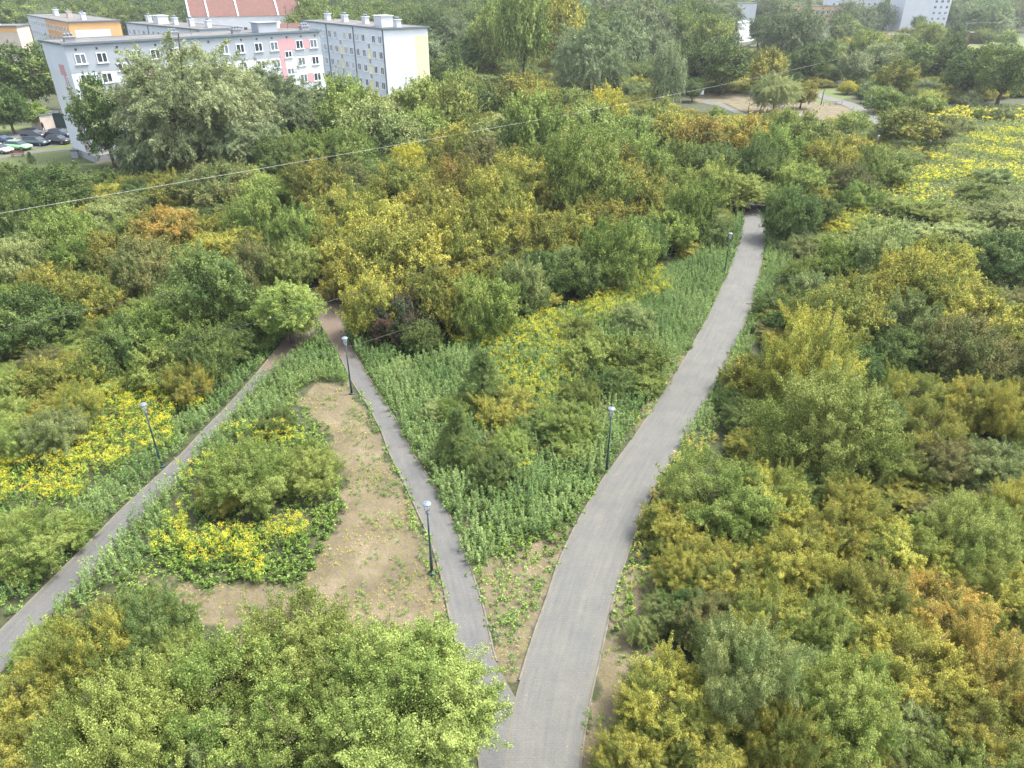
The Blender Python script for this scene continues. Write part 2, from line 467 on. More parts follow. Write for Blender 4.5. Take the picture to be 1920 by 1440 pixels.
# kind, cx, cy, half width, colour, region [, label]
CROWNS = """
t 775 1335 165 L BL|large yellow green tree overhanging the foot of the narrow path|.85
b 560 1240 135 L BL
b 690 1290 120 L BL
b 410 1330 150 G BL
b 255 1185 92 D BL
b 175 1235 85 O BL
b 75 1320 100 O BL
b 235 1390 130 G BL
b 560 1400 130 L BL
b 400 1450 110 B BL
b 30 1425 95 Y BL
b 95 1215 50 L BL
b 150 1455 100 B BL
b 330 1240 60 G BL
b 700 1440 110 G BL
b 60 1020 78 G LB
b 120 1000 52 G LB
b 20 985 45 L LB
b 470 890 88 L LB|wide dome of pale olive shrub beside the bare soil
b 580 880 62 G LB|dark green half of the domed shrub next to the bare soil
b 420 925 50 O LB
b 520 790 34 D LB|small dark bush on the strip between left path and bare soil
b 95 705 55 O LT
b 170 690 42 O LT
b 95 815 58 B LT
b 40 830 48 G LT
b 20 720 45 L LT
b 150 760 42 O LT
b 225 655 56 D LT
b 300 625 70 G LT
b 300 690 62 G LT
b 380 670 55 D LT
b 440 640 50 D LT
b 350 720 40 O LT
b 355 600 40 D LT
t 390 560 80 D LT|dark green tree with a rounded top above the left path|1.1
t 540 590 60 G LT|leaning green tree with ivied trunk at the path junction|1.0
b 545 500 52 L LT
b 480 580 50 D LT
b 60 600 78 D LT
b 95 535 48 Y LT
b 165 560 55 O LT
b 205 480 55 O LT
b 265 505 60 N LT
b 30 490 52 B LT
b 20 560 35 L LT
b 190 410 42 B LT
b 125 440 50 L LT
b 150 480 45 G LT
b 305 430 62 R LT
b 420 470 58 Y LT
b 370 430 50 O LT
b 25 420 56 D LT
b 85 360 72 D LU|broad dark green shrub in front of the lawn by the car park
b 30 340 45 D LU
b 65 455 42 D LT
b 230 390 40 B LT
b 560 440 55 G LT
b 475 410 52 G LT
b 400 350 66 N LU
b 330 360 50 O LU
b 500 370 55 G LU
b 450 340 50 G LU
b 210 335 32 D LU|small dark evergreen shrub at the foot of the end wall
b 470 500 48 N LT
b 320 500 45 O LT
b 250 440 42 G LT
b 610 450 50 O LT
b 700 430 72 Y CT
b 800 400 68 Y CT
b 640 395 55 O CT
b 740 490 88 Y CT
b 860 460 78 Y CT
b 830 560 66 O CT
b 900 510 60 O CT
b 645 480 60 Y CT
b 705 575 46 Y CT
b 640 530 40 Y CT
b 752 598 58 P CT
b 790 630 36 D CT
b 905 580 52 G CT
b 980 535 46 B CT
b 1000 440 74 O CT
b 930 390 66 Y CT
b 1030 510 48 D CT
b 1090 510 56 D CT
b 1160 480 50 G CT
b 1065 430 56 Y CT
b 1130 420 56 O CT
b 1200 450 48 D CT
b 1250 430 48 G CT
b 1330 435 42 D CT
b 1290 400 50 G CT
b 1240 375 56 O CT
b 1180 365 56 O CT
b 860 360 52 R CT
b 1010 385 52 O CT
b 755 350 56 O CT
b 1100 350 66 G CU
b 1050 310 62 L CU
b 960 340 56 O CU
b 900 310 56 N CU
b 850 310 46 O CU
b 775 305 34 A CU|small bright yellow shrub beneath the white cable
b 700 330 50 D CU
b 640 345 50 N CU
b 590 350 50 O CU
b 560 285 38 L CU|light green shrub alone under the big willow crown
b 640 285 56 G CU
b 700 250 52 B CU
b 625 240 48 G CU
b 580 235 46 B CU
b 530 300 46 D CU
b 685 205 48 G CU
b 745 265 50 B CU
b 800 245 48 G CU
b 850 270 46 O CU
b 790 195 46 L CU
b 860 165 40 L CU
b 850 215 46 G CU
b 920 195 44 D CU
b 970 185 46 O CU
b 1015 200 40 O CU
b 1078 190 30 L CU
b 930 250 50 B CU
b 1000 245 48 G CU
b 1040 265 46 O CU
b 1110 230 46 L CU
b 1130 290 56 L CU
b 1185 255 46 G CU
b 1200 305 56 G CU
b 1160 320 50 O CU
b 740 210 42 B CU
b 640 195 40 L CU
b 1140 200 28 A CU
b 1255 255 46 Y CR
b 1240 215 38 L CR
b 1320 265 46 R CR
b 1280 300 50 G CR
b 1345 310 52 D CR
b 1410 265 46 R CR
b 1380 245 40 Y CR
b 1460 285 54 G CR
b 1420 315 46 D CR
t 1392 362 44 L CR|light green tree arching over the far end of the wide path|.72
t 1438 370 32 L CR|thin light tree leaning over the wide path from its right side|.7
b 1490 340 54 G CR
b 1555 305 54 O CR
b 1520 255 50 L CR
b 1590 340 44 N CR
b 1650 310 56 L CR
b 1480 405 50 D CR
b 1535 395 40 D CR
b 1600 285 42 O CR
b 1330 350 50 G CR
b 1265 345 46 L CR
b 1610 370 38 G CR
t 1695 245 58 O CR|rounded olive tree left in a pair by the yellow meadow|.6
t 1755 245 44 N CR|rounded brownish tree right in a pair by the yellow meadow|.6
b 1580 420 38 A RF|bright yellow flowering clump just below the wooded band
b 1345 215 20 G CR
b 1475 240 30 L CR
b 1600 235 34 L CR
c 905 715 44 D IS|dark pointed shrub at the back of the weedy triangle
c 858 820 40 D IS|tall narrow blue green bush near the narrow path
b 950 760 56 O IS
b 860 770 40 G IS
b 1000 800 40 D IS
b 920 880 50 D IS|low dark shrub in front of the tall narrow bush
b 960 835 42 G IS
b 1065 790 58 L IS
b 1078 838 34 G IS
b 1110 665 56 L IS
b 1195 670 58 G IS
b 1085 742 40 G IS
b 1150 720 42 D IS
b 1215 720 32 G IS
b 1085 620 34 L IS
b 1190 600 44 B IS
b 820 770 30 B IS
b 1495 462 30 B RM
b 1458 572 38 D RM
b 1505 512 38 L RM
b 1530 545 46 B RM
b 1492 602 50 D RM
b 1560 600 66 O RM
b 1620 560 56 O RM
b 1700 530 56 Y RM
b 1760 500 56 O RM
b 1890 480 70 D RM|large dark blue green tree at the far right edge
b 1640 480 50 B RM
b 1580 490 46 G RM
b 1700 610 52 B RM
b 1690 660 50 D RM
b 1520 680 82 Y RM|large domed golden shrub beside the wide path's middle
b 1420 710 62 Y RM
b 1375 745 34 D RM
b 1600 690 50 D RM
b 1840 600 74 Y RM
b 1800 660 72 N RM
b 1770 560 56 O RM
b 1720 740 56 O RM
b 1890 680 56 N RM
b 1550 800 96 L RM
b 1630 800 60 B RM
b 1400 785 48 D RM
b 1450 840 46 G RM
b 1730 810 66 O RM
b 1840 760 70 Y RM
b 1900 780 50 O RM
b 1650 860 62 L RN
b 1780 870 70 N RN
b 1860 880 62 B RN
b 1350 935 96 L RN
b 1440 930 66 Y RN
b 1270 985 56 O RN
b 1540 930 60 D RN
b 1600 950 56 O RN
b 1490 1060 80 Y RN
b 1560 1000 56 Y RN
b 1700 1030 84 Y RN
b 1820 1010 76 L RN
b 1350 1080 74 O RN
b 1280 1070 46 O RN
b 1640 1130 80 O RN
b 1760 1150 90 R RN
b 1880 1120 76 Y RN
b 1330 1170 60 N RN
b 1440 1170 66 O RN
b 1550 1180 66 G RN
b 1860 1260 84 R RN
b 1700 1250 84 Y RN
b 1400 1270 82 B RN
b 1500 1290 66 B RN
b 1240 1310 86 Y RN|yellow green shrub spreading towards the kerb in the foreground
b 1590 1330 86 G RN
b 1700 1370 80 B RN
b 1850 1370 90 O RN
b 1480 1400 76 O RN
b 1340 1410 76 O RN
b 1800 1450 76 L RN
b 1620 1440 66 O RN
b 1180 1430 62 Y RN
b 1240 1150 36 B RN
b 1200 1185 26 B RN|small grey green bush at the kerb of the wide path
b 1900 960 50 O RN
b 1920 1400 60 Y RN
b 1720 440 46 B RF
b 1800 435 46 B RF
b 1650 430 44 L RF
b 1880 400 50 B RF
b 1760 400 46 L RF
b 1840 360 42 L RF
b 1560 455 40 L RF
b 1700 390 40 L RF
b 1620 520 42 B RF
b 1860 330 36 B RF
w 352 208 138 W FL|huge pale willow in front of the grey housing block|1.0
w 275 285 62 S FL
w 500 205 100 S FL
w 560 200 60 S FL
w 440 270 76 S FL
t 193 228 46 D FL|tall dark tree against the pink striped end wall|1.85
t 50 150 66 D FL|large dark tree left of the grey housing block|.9
t 105 120 38 D FL
t 15 210 40 D FL
t 622 118 22 D FL
t 655 140 38 L FL
t 738 148 32 D FL|dark maple in front of the end wall with the yellow panel
t 690 155 26 L FL
w 445 35 50 S FL
w 540 42 30 W FL|round yellow green willow behind the grey block's roof
t 70 218 22 L FL
t 645 40 18 L FL
c 57 296 7 D FL|tiny round dark shrub on the lawn beside the red bench
t 800 100 34 S FC
t 812 150 36 D FC
t 845 140 34 D FC
t 875 110 40 D FC
t 890 60 40 D FC
t 925 78 42 L FC|tall light green tree right of the dark trees by the white block|1.7
t 980 62 52 L FC|tallest light green tree in the middle of the tree line|2.0
t 1052 52 46 Y FC|tall golden green tree in the middle of the tree line|1.9
w 1105 115 72 S FC
w 1160 90 60 S FC
w 1075 40 44 S FC
w 1150 40 54 S FC
w 1210 60 56 S FC
w 1240 30 50 S FC
t 1290 125 46 D BK
t 1362 122 52 D BK
v 1252 145 36 S BK|weeping birch with trailing silver green branches
w 1280 50 48 S BK
w 1340 40 54 S BK
w 1482 68 66 S BK|broad round silvery willow in front of the orange banded school
t 1440 135 38 Y BK|golden tree behind the white barked birch
w 1455 175 44 B BK|white barked tree on the brown clearing
t 1505 178 24 O BK|slim dark trunked tree next to the white board
t 1510 125 34 D BK
t 1545 105 30 D BK
b 1562 142 18 D BK
t 1425 60 26 D BK
c 1512 30 16 D BK|pointed spruce before the orange banded school
b 1590 165 18 A BK|yellow flowered bush behind the far footpath
t 1580 60 30 B BK
t 1300 170 20 D BK
t 1540 20 22 S FR
w 1600 35 42 S FR
w 1648 32 28 S FR
t 1722 46 14 D FR
c 1762 25 14 D FR
t 1622 95 34 L FR
t 1650 120 34 W FR
t 1600 130 30 W FR
t 1680 150 34 O FR
t 1720 120 36 D FR
t 1775 115 40 D FR
t 1690 90 26 G FR
t 1740 75 28 L FR
t 1790 75 24 D FR
t 1820 140 44 D FR
t 1885 145 50 D FR
t 1925 130 36 D FR
w 1800 25 34 S FR
w 1850 35 46 S FR
w 1905 25 40 S FR
b 1845 68 20 G FR
b 1890 72 20 G FR
b 1820 185 22 W FR
b 1740 195 30 L FR
b 1660 190 34 G FR
b 1800 235 24 B FR
b 1840 215 16 G FR
b 1880 215 20 B FR
b 1730 165 26 W FR
t 1830 10 22 D FR
t 1880 0 22 D FR
"""
for ln in CROWNS.strip().splitlines():
    parts = ln.split('|')
    k, x, y, r_, c_, g_ = parts[0].split()
    hk = float(parts[2]) if len(parts) > 2 else 1.0
    kw = {}
    if g_ == 'RF': hk = .62
    elif k == 'w' and g_ == 'FC': hk = 1.25
    elif k == 'b' and g_ in ('LT', 'CT', 'CU', 'CR', 'RM', 'RN', 'BL') and not (g_ == 'RM' and float(x) < 1500): hk = float(rng.choice([1.05, 1.2, 1.35, 1.55, 1.8], p=[.2, .25, .25, .2, .1]))
    if k == 'b' and g_ in ('CT', 'CU', 'RM', 'RN') and not (g_ == 'RM' and float(x) < 1500): x, y, r_ = float(x), float(y), float(r_) * rng.uniform(.95, 1.25)
    if len(parts) > 1 and 'white barked tree on' in parts[1]: kw['trunk'] = pale_bark
    plant(k, float(x), float(y), float(r_), c_, g_, label=(parts[1] if len(parts) > 1 and parts[1] else None), hk=hk, **kw)

# labels: what it looks like, where it stands, and its rank by distance among its likes
ORD = ['nearest', 'second nearest', 'third nearest', 'fourth nearest', 'fifth nearest', 'sixth nearest', 'seventh nearest', 'eighth nearest',
       'ninth nearest', 'tenth nearest', 'eleventh nearest', 'twelfth nearest', 'thirteenth nearest', 'fourteenth nearest', 'fifteenth nearest']
bykey = {}
for p in PLANTS:
    word = {'shrub': 'shrub', 'broadleaf_tree': 'tree', 'willow_tree': 'willow', 'weeping_birch': 'birch', 'poplar_tree': 'poplar', 'conifer_tree': 'bush'}[p['nm']]
    p['word'] = word
    if not p['label']: bykey.setdefault((p['reg'], p['col'], word), []).append(p)
for (reg, c_, word), ps in bykey.items():
    ps.sort(key=lambda q: q['d'])
    for i, p in enumerate(ps):
        p['label'] = (f"{PALNAME[c_]} {word} {REG[reg]}" if len(ps) == 1 else f"{ORD[i]} {PALNAME[c_]} {word} {REG[reg]}")
for p in PLANTS:
    tag(p['o'], p['label'], p['cat'], ('shrubs ' if p['word'] in ('shrub', 'bush') else 'trees ') + REG[p['reg']])

# ---------------------------------------------------------------- polygons on the ground
def W(poly): return np.array([gp(x, y)[:2] for x, y in poly])
def inside(P, poly):
    x, y = P[:, 0], P[:, 1]; c = np.zeros(len(P), bool); n = len(poly)
    for i in range(n):
        x0, y0 = poly[i]; x1, y1 = poly[(i + 1) % n]
        if y0 == y1: continue
        c ^= ((y0 > y) != (y1 > y)) & (x < (x1 - x0) * (y - y0) / (y1 - y0) + x0)
    return c
def edge_dist(P, poly):
    d = np.full(len(P), 1e9); n = len(poly)
    for i in range(n):
        a = poly[i]; b = poly[(i + 1) % n]; ab = b - a; t = np.clip(((P - a) @ ab) / max(ab @ ab, 1e-9), 0, 1)
        d = np.minimum(d, np.linalg.norm(P - a - t[:, None] * ab, axis=1))
    return d
def vnoise(P, f, seed=0):
    r = np.random.default_rng(seed); s = 0
    for k in range(10):
        a = r.uniform(0, 6.28); w = f * r.uniform(.5, 1.9); s = s + np.sin(P[:, 0] * w * math.cos(a) + P[:, 1] * w * math.sin(a) + r.uniform(0, 6.28))
    return s / 4.5
def mask(P, poly, soft=.8, wob=.6, f=1.6, seed=0):
    d = edge_dist(P, poly); s = np.where(inside(P, poly), d, -d)
    return np.clip((s + wob * vnoise(P, f, seed)) / soft + .5, 0, 1)

WIDE_L = [(940, 1500), (958, 1330), (977, 1271), (1004, 1182), (1028, 1120), (1045, 1060), (1080, 985), (1130, 900), (1190, 820), (1240, 745), (1290, 665), (1330, 590), (1362, 520), (1383, 460), (1393, 410), (1402, 365), (1408, 330)]
WIDE_R = [(1078, 1500), (1099, 1333), (1122, 1240), (1137, 1170), (1148, 1120), (1168, 1060), (1205, 960), (1247, 880), (1300, 795), (1345, 712), (1385, 635), (1413, 560), (1428, 490), (1437, 425), (1440, 370), (1438, 330)]
NAR_L = [(905, 1500), (892, 1400), (885, 1320), (873, 1257), (848, 1177), (828, 1077), (807, 1011), (773, 936), (730, 848), (716, 808), (691, 762), (663, 720), (641, 674), (613, 628), (596, 598), (600, 560), (603, 535)]
NAR_R = [(1040, 1480), (990, 1350), (955, 1290), (927, 1240), (907, 1148), (886, 1080), (857, 1002), (823, 927), (772, 851), (737, 780), (702, 727), (663, 663), (642, 615), (641, 590), (646, 560), (655, 530)]
LEFT_L = [(-160, 1330), (0, 1186), (67, 1119), (167, 1019), (233, 952), (292, 898), (346, 848), (377, 813), (423, 767), (477, 707), (510, 667), (543, 627), (567, 598), (590, 560)]
LEFT_R = [(-120, 1370), (0, 1261), (75, 1173), (180, 1068), (250, 982), (317, 919), (363, 857), (420, 797), (467, 740), (520, 687), (556, 660), (585, 622), (606, 594), (618, 560)]
FAR_U = [(1318, 187), (1350, 192), (1387, 209), (1405, 214), (1430, 220), (1460, 226), (1500, 229)]
FAR_D = [(1314, 193), (1350, 200), (1377, 212), (1400, 219), (1425, 227), (1455, 233), (1500, 238)]
FA2_U = [(1525, 170), (1545, 178), (1568, 185), (1604, 194), (1630, 208), (1645, 216), (1652, 232)]
FA2_D = [(1512, 176), (1535, 184), (1570, 194), (1590, 201), (1603, 211), (1600, 226), (1590, 240)]

def resample(poly, n):
    p = W(poly); d = np.concatenate([[0], np.cumsum(np.linalg.norm(np.diff(p, axis=0), axis=1))]); d /= d[-1]
    # Catmull-like smoothing
    t = np.linspace(0, 1, n); q = np.stack([np.interp(t, d, p[:, i]) for i in (0, 1)], 1)
    for _ in range(max(2, n // 40)): q[1:-1] = q[1:-1] * .5 + (q[:-2] + q[2:]) * .25
    return q
def strip(name, Lp, Rp, z, mat, n=160, m=14, kerb=True, litter=None):
    a = resample(Lp, n); b = resample(Rp, n)
    s = np.linspace(0, 1, m)
    P = a[:, None, :] * (1 - s[None, :, None]) + b[:, None, :] * s[None, :, None]
    mid = (a + b) / 2; arc = np.concatenate([[0], np.cumsum(np.linalg.norm(np.diff(mid, axis=0), axis=1))]); wid = np.linalg.norm(a - b, axis=1)
    UV = np.stack([np.broadcast_to(s[None, :] * np.mean(wid), (n, m)), np.broadcast_to(arc[:, None], (n, m))], 2).reshape(-1, 2)
    V = np.concatenate([P.reshape(-1, 2), np.full((n * m, 1), z)], 1)
    i = np.arange(n - 1)[:, None] * m + np.arange(m - 1)[None, :]
    F = np.stack([i, i + 1, i + m + 1, i + m], 2).reshape(-1, 4)
    lit = np.zeros(len(V)) if litter is None else litter(V[:, :2])
    edge = np.broadcast_to(np.minimum(s, 1 - s)[None, :] * wid[:, None], (n, m)).reshape(-1)
    me = mesh_np(name, V, F, [mat], {'litter': lit, 'edge': edge}, uv=UV)
    o = obj(name, me); tag(o, kind='structure')
    return a, b

def paving(name, c1, c2, mortar):
    m, nt, out = new_mat(name)
    uv = N(nt, 'ShaderNodeUVMap', uv_map='UVMap')
    br = N(nt, 'ShaderNodeTexBrick', i_Scale=1.0)
    br.inputs['Brick Width'].default_value = .20; br.inputs['Row Height'].default_value = .10; br.inputs['Mortar Size'].default_value = .008
    br.inputs['Color1'].default_value = c1; br.inputs['Color2'].default_value = c2; br.inputs['Mortar'].default_value = mortar
    L(nt, uv.outputs[0], br.inputs['Vector'])
    tc = N(nt, 'ShaderNodeTexCoord')
    n1 = N(nt, 'ShaderNodeTexNoise', i_Scale=.55, i_Detail=8.0, i_Roughness=.65); L(nt, tc.outputs['Object'], n1.inputs['Vector'])
    mp = N(nt, 'ShaderNodeMapping'); mp.inputs['Scale'].default_value = (3.2, .22, 1); L(nt, uv.outputs[0], mp.inputs[0])
    n2 = N(nt, 'ShaderNodeTexNoise', i_Scale=1.6, i_Detail=6.0, i_Roughness=.6); L(nt, mp.outputs[0], n2.inputs['Vector'])
    n3 = N(nt, 'ShaderNodeTexNoise', i_Scale=14.0, i_Detail=4.0, i_Roughness=.7); L(nt, tc.outputs['Object'], n3.inputs['Vector'])
    c = mixc(nt, 1.0, br.outputs[0], ramp(nt, n1.outputs[0], [(.3, (.82, .83, .85, 1)), (.7, (1.08, 1.07, 1.03, 1))]), 'MULTIPLY')
    c = mixc(nt, 1.0, c, ramp(nt, n2.outputs[0], [(.32, (.88, .88, .90, 1)), (.66, (1.12, 1.08, 1.02, 1))]), 'MULTIPLY')
    c = mixc(nt, 1.0, c, ramp(nt, n3.outputs[0], [(.3, (.86, .86, .86, 1)), (.7, (1.1, 1.1, 1.1, 1))]), 'MULTIPLY')
    # soil and moss creeping over the borders, leaf litter under the trees
    ed = N(nt, 'ShaderNodeAttribute', attribute_name='edge'); li = N(nt, 'ShaderNodeAttribute', attribute_name='litter')
    e = math_n(nt, 'SUBTRACT', math_n(nt, 'MULTIPLY', n3.outputs[0], .42), ed.outputs['Fac'], clamp=False)
    e = math_n(nt, 'MULTIPLY', math_n(nt, 'ADD', e, -.05), 9.0, clamp=True)
    c = mixc(nt, math_n(nt, 'MULTIPLY', e, .4), c, rgb(104, 98, 74))
    n4 = N(nt, 'ShaderNodeTexNoise', i_Scale=5.0, i_Detail=8.0, i_Roughness=.75); L(nt, tc.outputs['Object'], n4.inputs['Vector'])
    f = math_n(nt, 'MULTIPLY', math_n(nt, 'ADD', math_n(nt, 'ADD', li.outputs['Fac'], -.75), n4.outputs[0]), 4.0, clamp=True)
    lc = ramp(nt, n3.outputs[0], [(.35, rgb(84, 70, 58)), (.6, rgb(122, 104, 88))])
    c = mixc(nt, math_n(nt, 'MULTIPLY', f, .8), c, lc)
    p = N(nt, 'ShaderNodeBsdfPrincipled'); p.inputs['Roughness'].default_value = .85; L(nt, c, p.inputs['Base Color'])
    b = N(nt, 'ShaderNodeBump', i_Strength=.4, i_Distance=.01); L(nt, br.outputs['Fac'], b.inputs['Height']); b.invert = True
    L(nt, b.outputs[0], p.inputs['Normal']); L(nt, p.outputs[0], out.inputs[0]); return m
PV_WIDE = paving('warm_grey_block_paving', rgb(101, 102, 99), rgb(97, 98, 95), rgb(92, 93, 90))
PV_NAR = paving('blue_grey_block_paving', rgb(98, 99, 98), rgb(94, 95, 94), rgb(88, 89, 87))
jc = gp(610, 580)[:2]; jc2 = gp(560, 640)[:2]
def litter(P):
    return np.clip(1.25 - np.minimum(np.linalg.norm(P - jc, axis=1) / 9.0, np.linalg.norm(P - jc2, axis=1) / 6.0), 0, 1)
wl, wr = strip('wide_path', WIDE_L, WIDE_R, .060, PV_WIDE)
nl, nr = strip('narrow_path', NAR_L, NAR_R, .052, PV_NAR, litter=litter)
ll, lr = strip('left_path', LEFT_L, LEFT_R, .044, PV_NAR, litter=litter)
strip('far_footpath', FAR_U, FAR_D, .044, PV_WIDE, n=40, m=4)
strip('far_footpath', FA2_U, FA2_D, .048, PV_WIDE, n=40, m=4)
# concrete kerbs: narrow bars set along the path edges
kerb_m = plain('kerb_concrete', rgb(108, 105, 98), .9, var=.35, scale=3)
def kerb(name, line, other, i0=0, i1=None, step=1):
    line = line[i0:i1]; other = other[i0:i1]
    o = line + unit(line - other) * .09
    h = .066; V = []; n = len(line)
    for a, b in zip(line, o): V += [(a[0], a[1], .0), (a[0], a[1], h), (b[0], b[1], h), (b[0], b[1], .0)]
    F = []
    for i in range(n - 1):
        for k in range(3): F.append((i * 4 + k, i * 4 + k + 1, i * 4 + 4 + k + 1, i * 4 + 4 + k))
    tag(obj(name, mesh_np(name, V, F, [kerb_m])), kind='structure')
kerb('path_kerb', wr, wl, 0); 
iw = int(np.argmin(np.linalg.norm(wl - gp(977, 1271)[:2], axis=1))); inn = int(np.argmin(np.linalg.norm(nr - gp(930, 1245)[:2], axis=1)))
kerb('path_kerb', wl, wr, iw); kerb('path_kerb', nr, nl, inn); kerb('path_kerb', nl, nr, 12); kerb('path_kerb', ll, lr); kerb('path_kerb', lr, ll)

ALLP = [np.concatenate([a, b[::-1]]) for a, b in ((wl, wr), (nl, nr), (ll, lr))]
def on_path(P, grow=.1):
    c = np.zeros(len(P), bool)
    for q in ALLP: c |= inside(P, q) & (edge_dist(P, q) > .32 * np.random.default_rng(len(P)).uniform(0, 1, len(P)) ** 1.5)
    return c

# ---------------------------------------------------------------- ground sheet
SOIL = [[(560, 740), (600, 715), (655, 722), (690, 790), (740, 880), (780, 960), (815, 1030), (835, 1090), (850, 1180), (880, 1290), (820, 1340), (640, 1200), (480, 1190), (380, 1170), (280, 1110), (280, 1085), (420, 1100), (560, 1095), (620, 1010), (645, 900), (600, 800)],
        [(880, 1060), (960, 1010), (1060, 1000), (1040, 1060), (1000, 1170), (965, 1270), (930, 1260), (905, 1150)],
        [(1160, 1080), (1200, 1050), (1260, 1100), (1240, 1200), (1230, 1300), (1160, 1440), (1070, 1500), (1100, 1300), (1135, 1190)],
        [(1305, 175), (1340, 168), (1420, 180), (1520, 190), (1600, 200), (1600, 235), (1500, 240), (1430, 222), (1360, 195), (1310, 192)],
        [(1238, 745), (1290, 665), (1275, 650), (1225, 745), (1195, 800), (1200, 812)]]
LAWN = [[(-400, 330), (-400, 240), (60, 236), (150, 268), (190, 310), (190, 350), (60, 320)], [(1520, 172), (1560, 165), (1600, 180), (1560, 195), (1510, 190)], [(1750, 70), (2100, 70), (2200, 110), (1760, 118)]]
PARKP = [(-500, 300), (-300, 268), (0, 264), (20, 286), (110, 272), (145, 262), (130, 244), (60, 240), (0, 258), (-300, 250)]
ys = np.concatenate([np.arange(4, 70, .30), 70 * 1.012 ** np.arange(1, 330)]); ys = ys[ys < 2600]; ys = np.concatenate([[-40, -10], ys, [2600]])
xs = np.linspace(-1, 1, 520)
hw = np.maximum(34, np.abs(ys) * .95 + 8)
GX = (hw[:, None] * xs[None, :]); GY = np.broadcast_to(ys[:, None], GX.shape)
GPt = np.stack([GX.ravel(), GY.ravel()], 1)
soil = np.zeros(len(GPt))
near = (GPt[:, 1] < 260)
for i, q in enumerate(SOIL):
    w = W(q); far = i == 3
    soil[near] = np.maximum(soil[near], mask(GPt[near], w, soft=1.9 if not far else 3, wob=.55 if not far else 1.2, f=3.2 if not far else .5, seed=i))
lawn = np.zeros(len(GPt))
for i, q in enumerate(LAWN): lawn = np.maximum(lawn, mask(GPt, W(q), soft=1.5, wob=.6, f=.6, seed=i + 9))
nrow, ncol = GX.shape
i = np.arange(nrow - 1)[:, None] * ncol + np.arange(ncol - 1)[None, :]
GF = np.stack([i, i + 1, i + ncol + 1, i + ncol], 2).reshape(-1, 4)
Z = .018 * vnoise(GPt, 3.0, 3) * np.where(soil > .3, 1, .6) + .012 * vnoise(GPt, 9.0, 4)
Z = np.where(GPt[:, 1] > 90, 0, np.minimum(Z * .7 + .008, .034))
gm, nt, out = new_mat('ground_soil_and_grass')
tc = N(nt, 'ShaderNodeTexCoord')
a_s = N(nt, 'ShaderNodeAttribute', attribute_name='soil'); a_l = N(nt, 'ShaderNodeAttribute', attribute_name='lawn')
n1 = N(nt, 'ShaderNodeTexNoise', i_Scale=.5, i_Detail=9.0, i_Roughness=.65); n2 = N(nt, 'ShaderNodeTexNoise', i_Scale=3.0, i_Detail=8.0, i_Roughness=.7); n3 = N(nt, 'ShaderNodeTexNoise', i_Scale=.16, i_Detail=6.0, i_Roughness=.6)
n5 = N(nt, 'ShaderNodeTexNoise', i_Scale=16.0, i_Detail=5.0, i_Roughness=.75)
for n in (n1, n2, n3, n5): L(nt, tc.outputs['Object'], n.inputs['Vector'])
green = ramp(nt, n2.outputs[0], [(.3, rgb(38, 42, 28)), (.55, rgb(66, 72, 42)), (.8, rgb(92, 90, 54))])
sandy = ramp(nt, n1.outputs[0], [(.34, rgb(86, 78, 62)), (.50, rgb(106, 96, 78)), (.64, rgb(124, 112, 94))])
sandy = mixc(nt, 1.0, sandy, ramp(nt, n5.outputs[0], [(.3, (.78, .76, .74, 1)), (.68, (1.08, 1.08, 1.08, 1))]), 'MULTIPLY')
moss = ramp(nt, n5.outputs[0], [(.35, rgb(86, 84, 46)), (.65, rgb(118, 112, 68))])
fm = math_n(nt, 'MULTIPLY', math_n(nt, 'ADD', n2.outputs[0], -.46), 7.0, clamp=True)
sandy = mixc(nt, math_n(nt, 'MULTIPLY', fm, .75), sandy, moss)
lawnc = ramp(nt, n2.outputs[0], [(.3, rgb(74, 88, 44)), (.7, rgb(98, 108, 58))])
fs = math_n(nt, 'MULTIPLY', math_n(nt, 'ADD', math_n(nt, 'ADD', a_s.outputs['Fac'], math_n(nt, 'MULTIPLY', n2.outputs[0], .6)), -.72), 5.0, clamp=True)
c = mixc(nt, a_l.outputs['Fac'], green, lawnc); c = mixc(nt, fs, c, sandy)
p = N(nt, 'ShaderNodeBsdfPrincipled'); p.inputs['Roughness'].default_value = .95; L(nt, c, p.inputs['Base Color'])
wv = N(nt, 'ShaderNodeTexWave', i_Scale=.22, i_Distortion=16.0, i_Detail=5.0); wv.bands_direction = 'X'; L(nt, tc.outputs['Object'], wv.inputs['Vector'])
b0 = N(nt, 'ShaderNodeBump', i_Strength=.22, i_Distance=.10); L(nt, wv.outputs['Fac'], b0.inputs['Height'])
b = N(nt, 'ShaderNodeBump', i_Strength=.9, i_Distance=.10); L(nt, b0.outputs[0], b.inputs['Normal']); L(nt, n2.outputs[0], b.inputs['Height']); L(nt, b.outputs[0], p.inputs['Normal']); L(nt, p.outputs[0], out.inputs[0])
tag(obj('ground', mesh_np('ground', np.stack([GPt[:, 0], GPt[:, 1], Z], 1), GF, [gm], {'soil': soil, 'lawn': lawn}, smooth=True)), kind='structure')
asph = plain('car_park_asphalt', rgb(96, 96, 98), .9, var=.25, scale=.6)
q = W(PARKP); mbp = MB(); mbp.bm.faces.new([mbp.bm.verts.new((x, y, .03)) for x, y in q]); tag(mbp.build('car_park', asph), kind='structure')
q = W([(0, 293), (60, 284), (118, 278), (135, 277), (135, 281), (118, 282), (60, 289), (0, 298)]); mbp = MB(); mbp.bm.faces.new([mbp.bm.verts.new((x, y, .035)) for x, y in q]); tag(mbp.build('lawn_footpath', kerb_m), kind='structure')

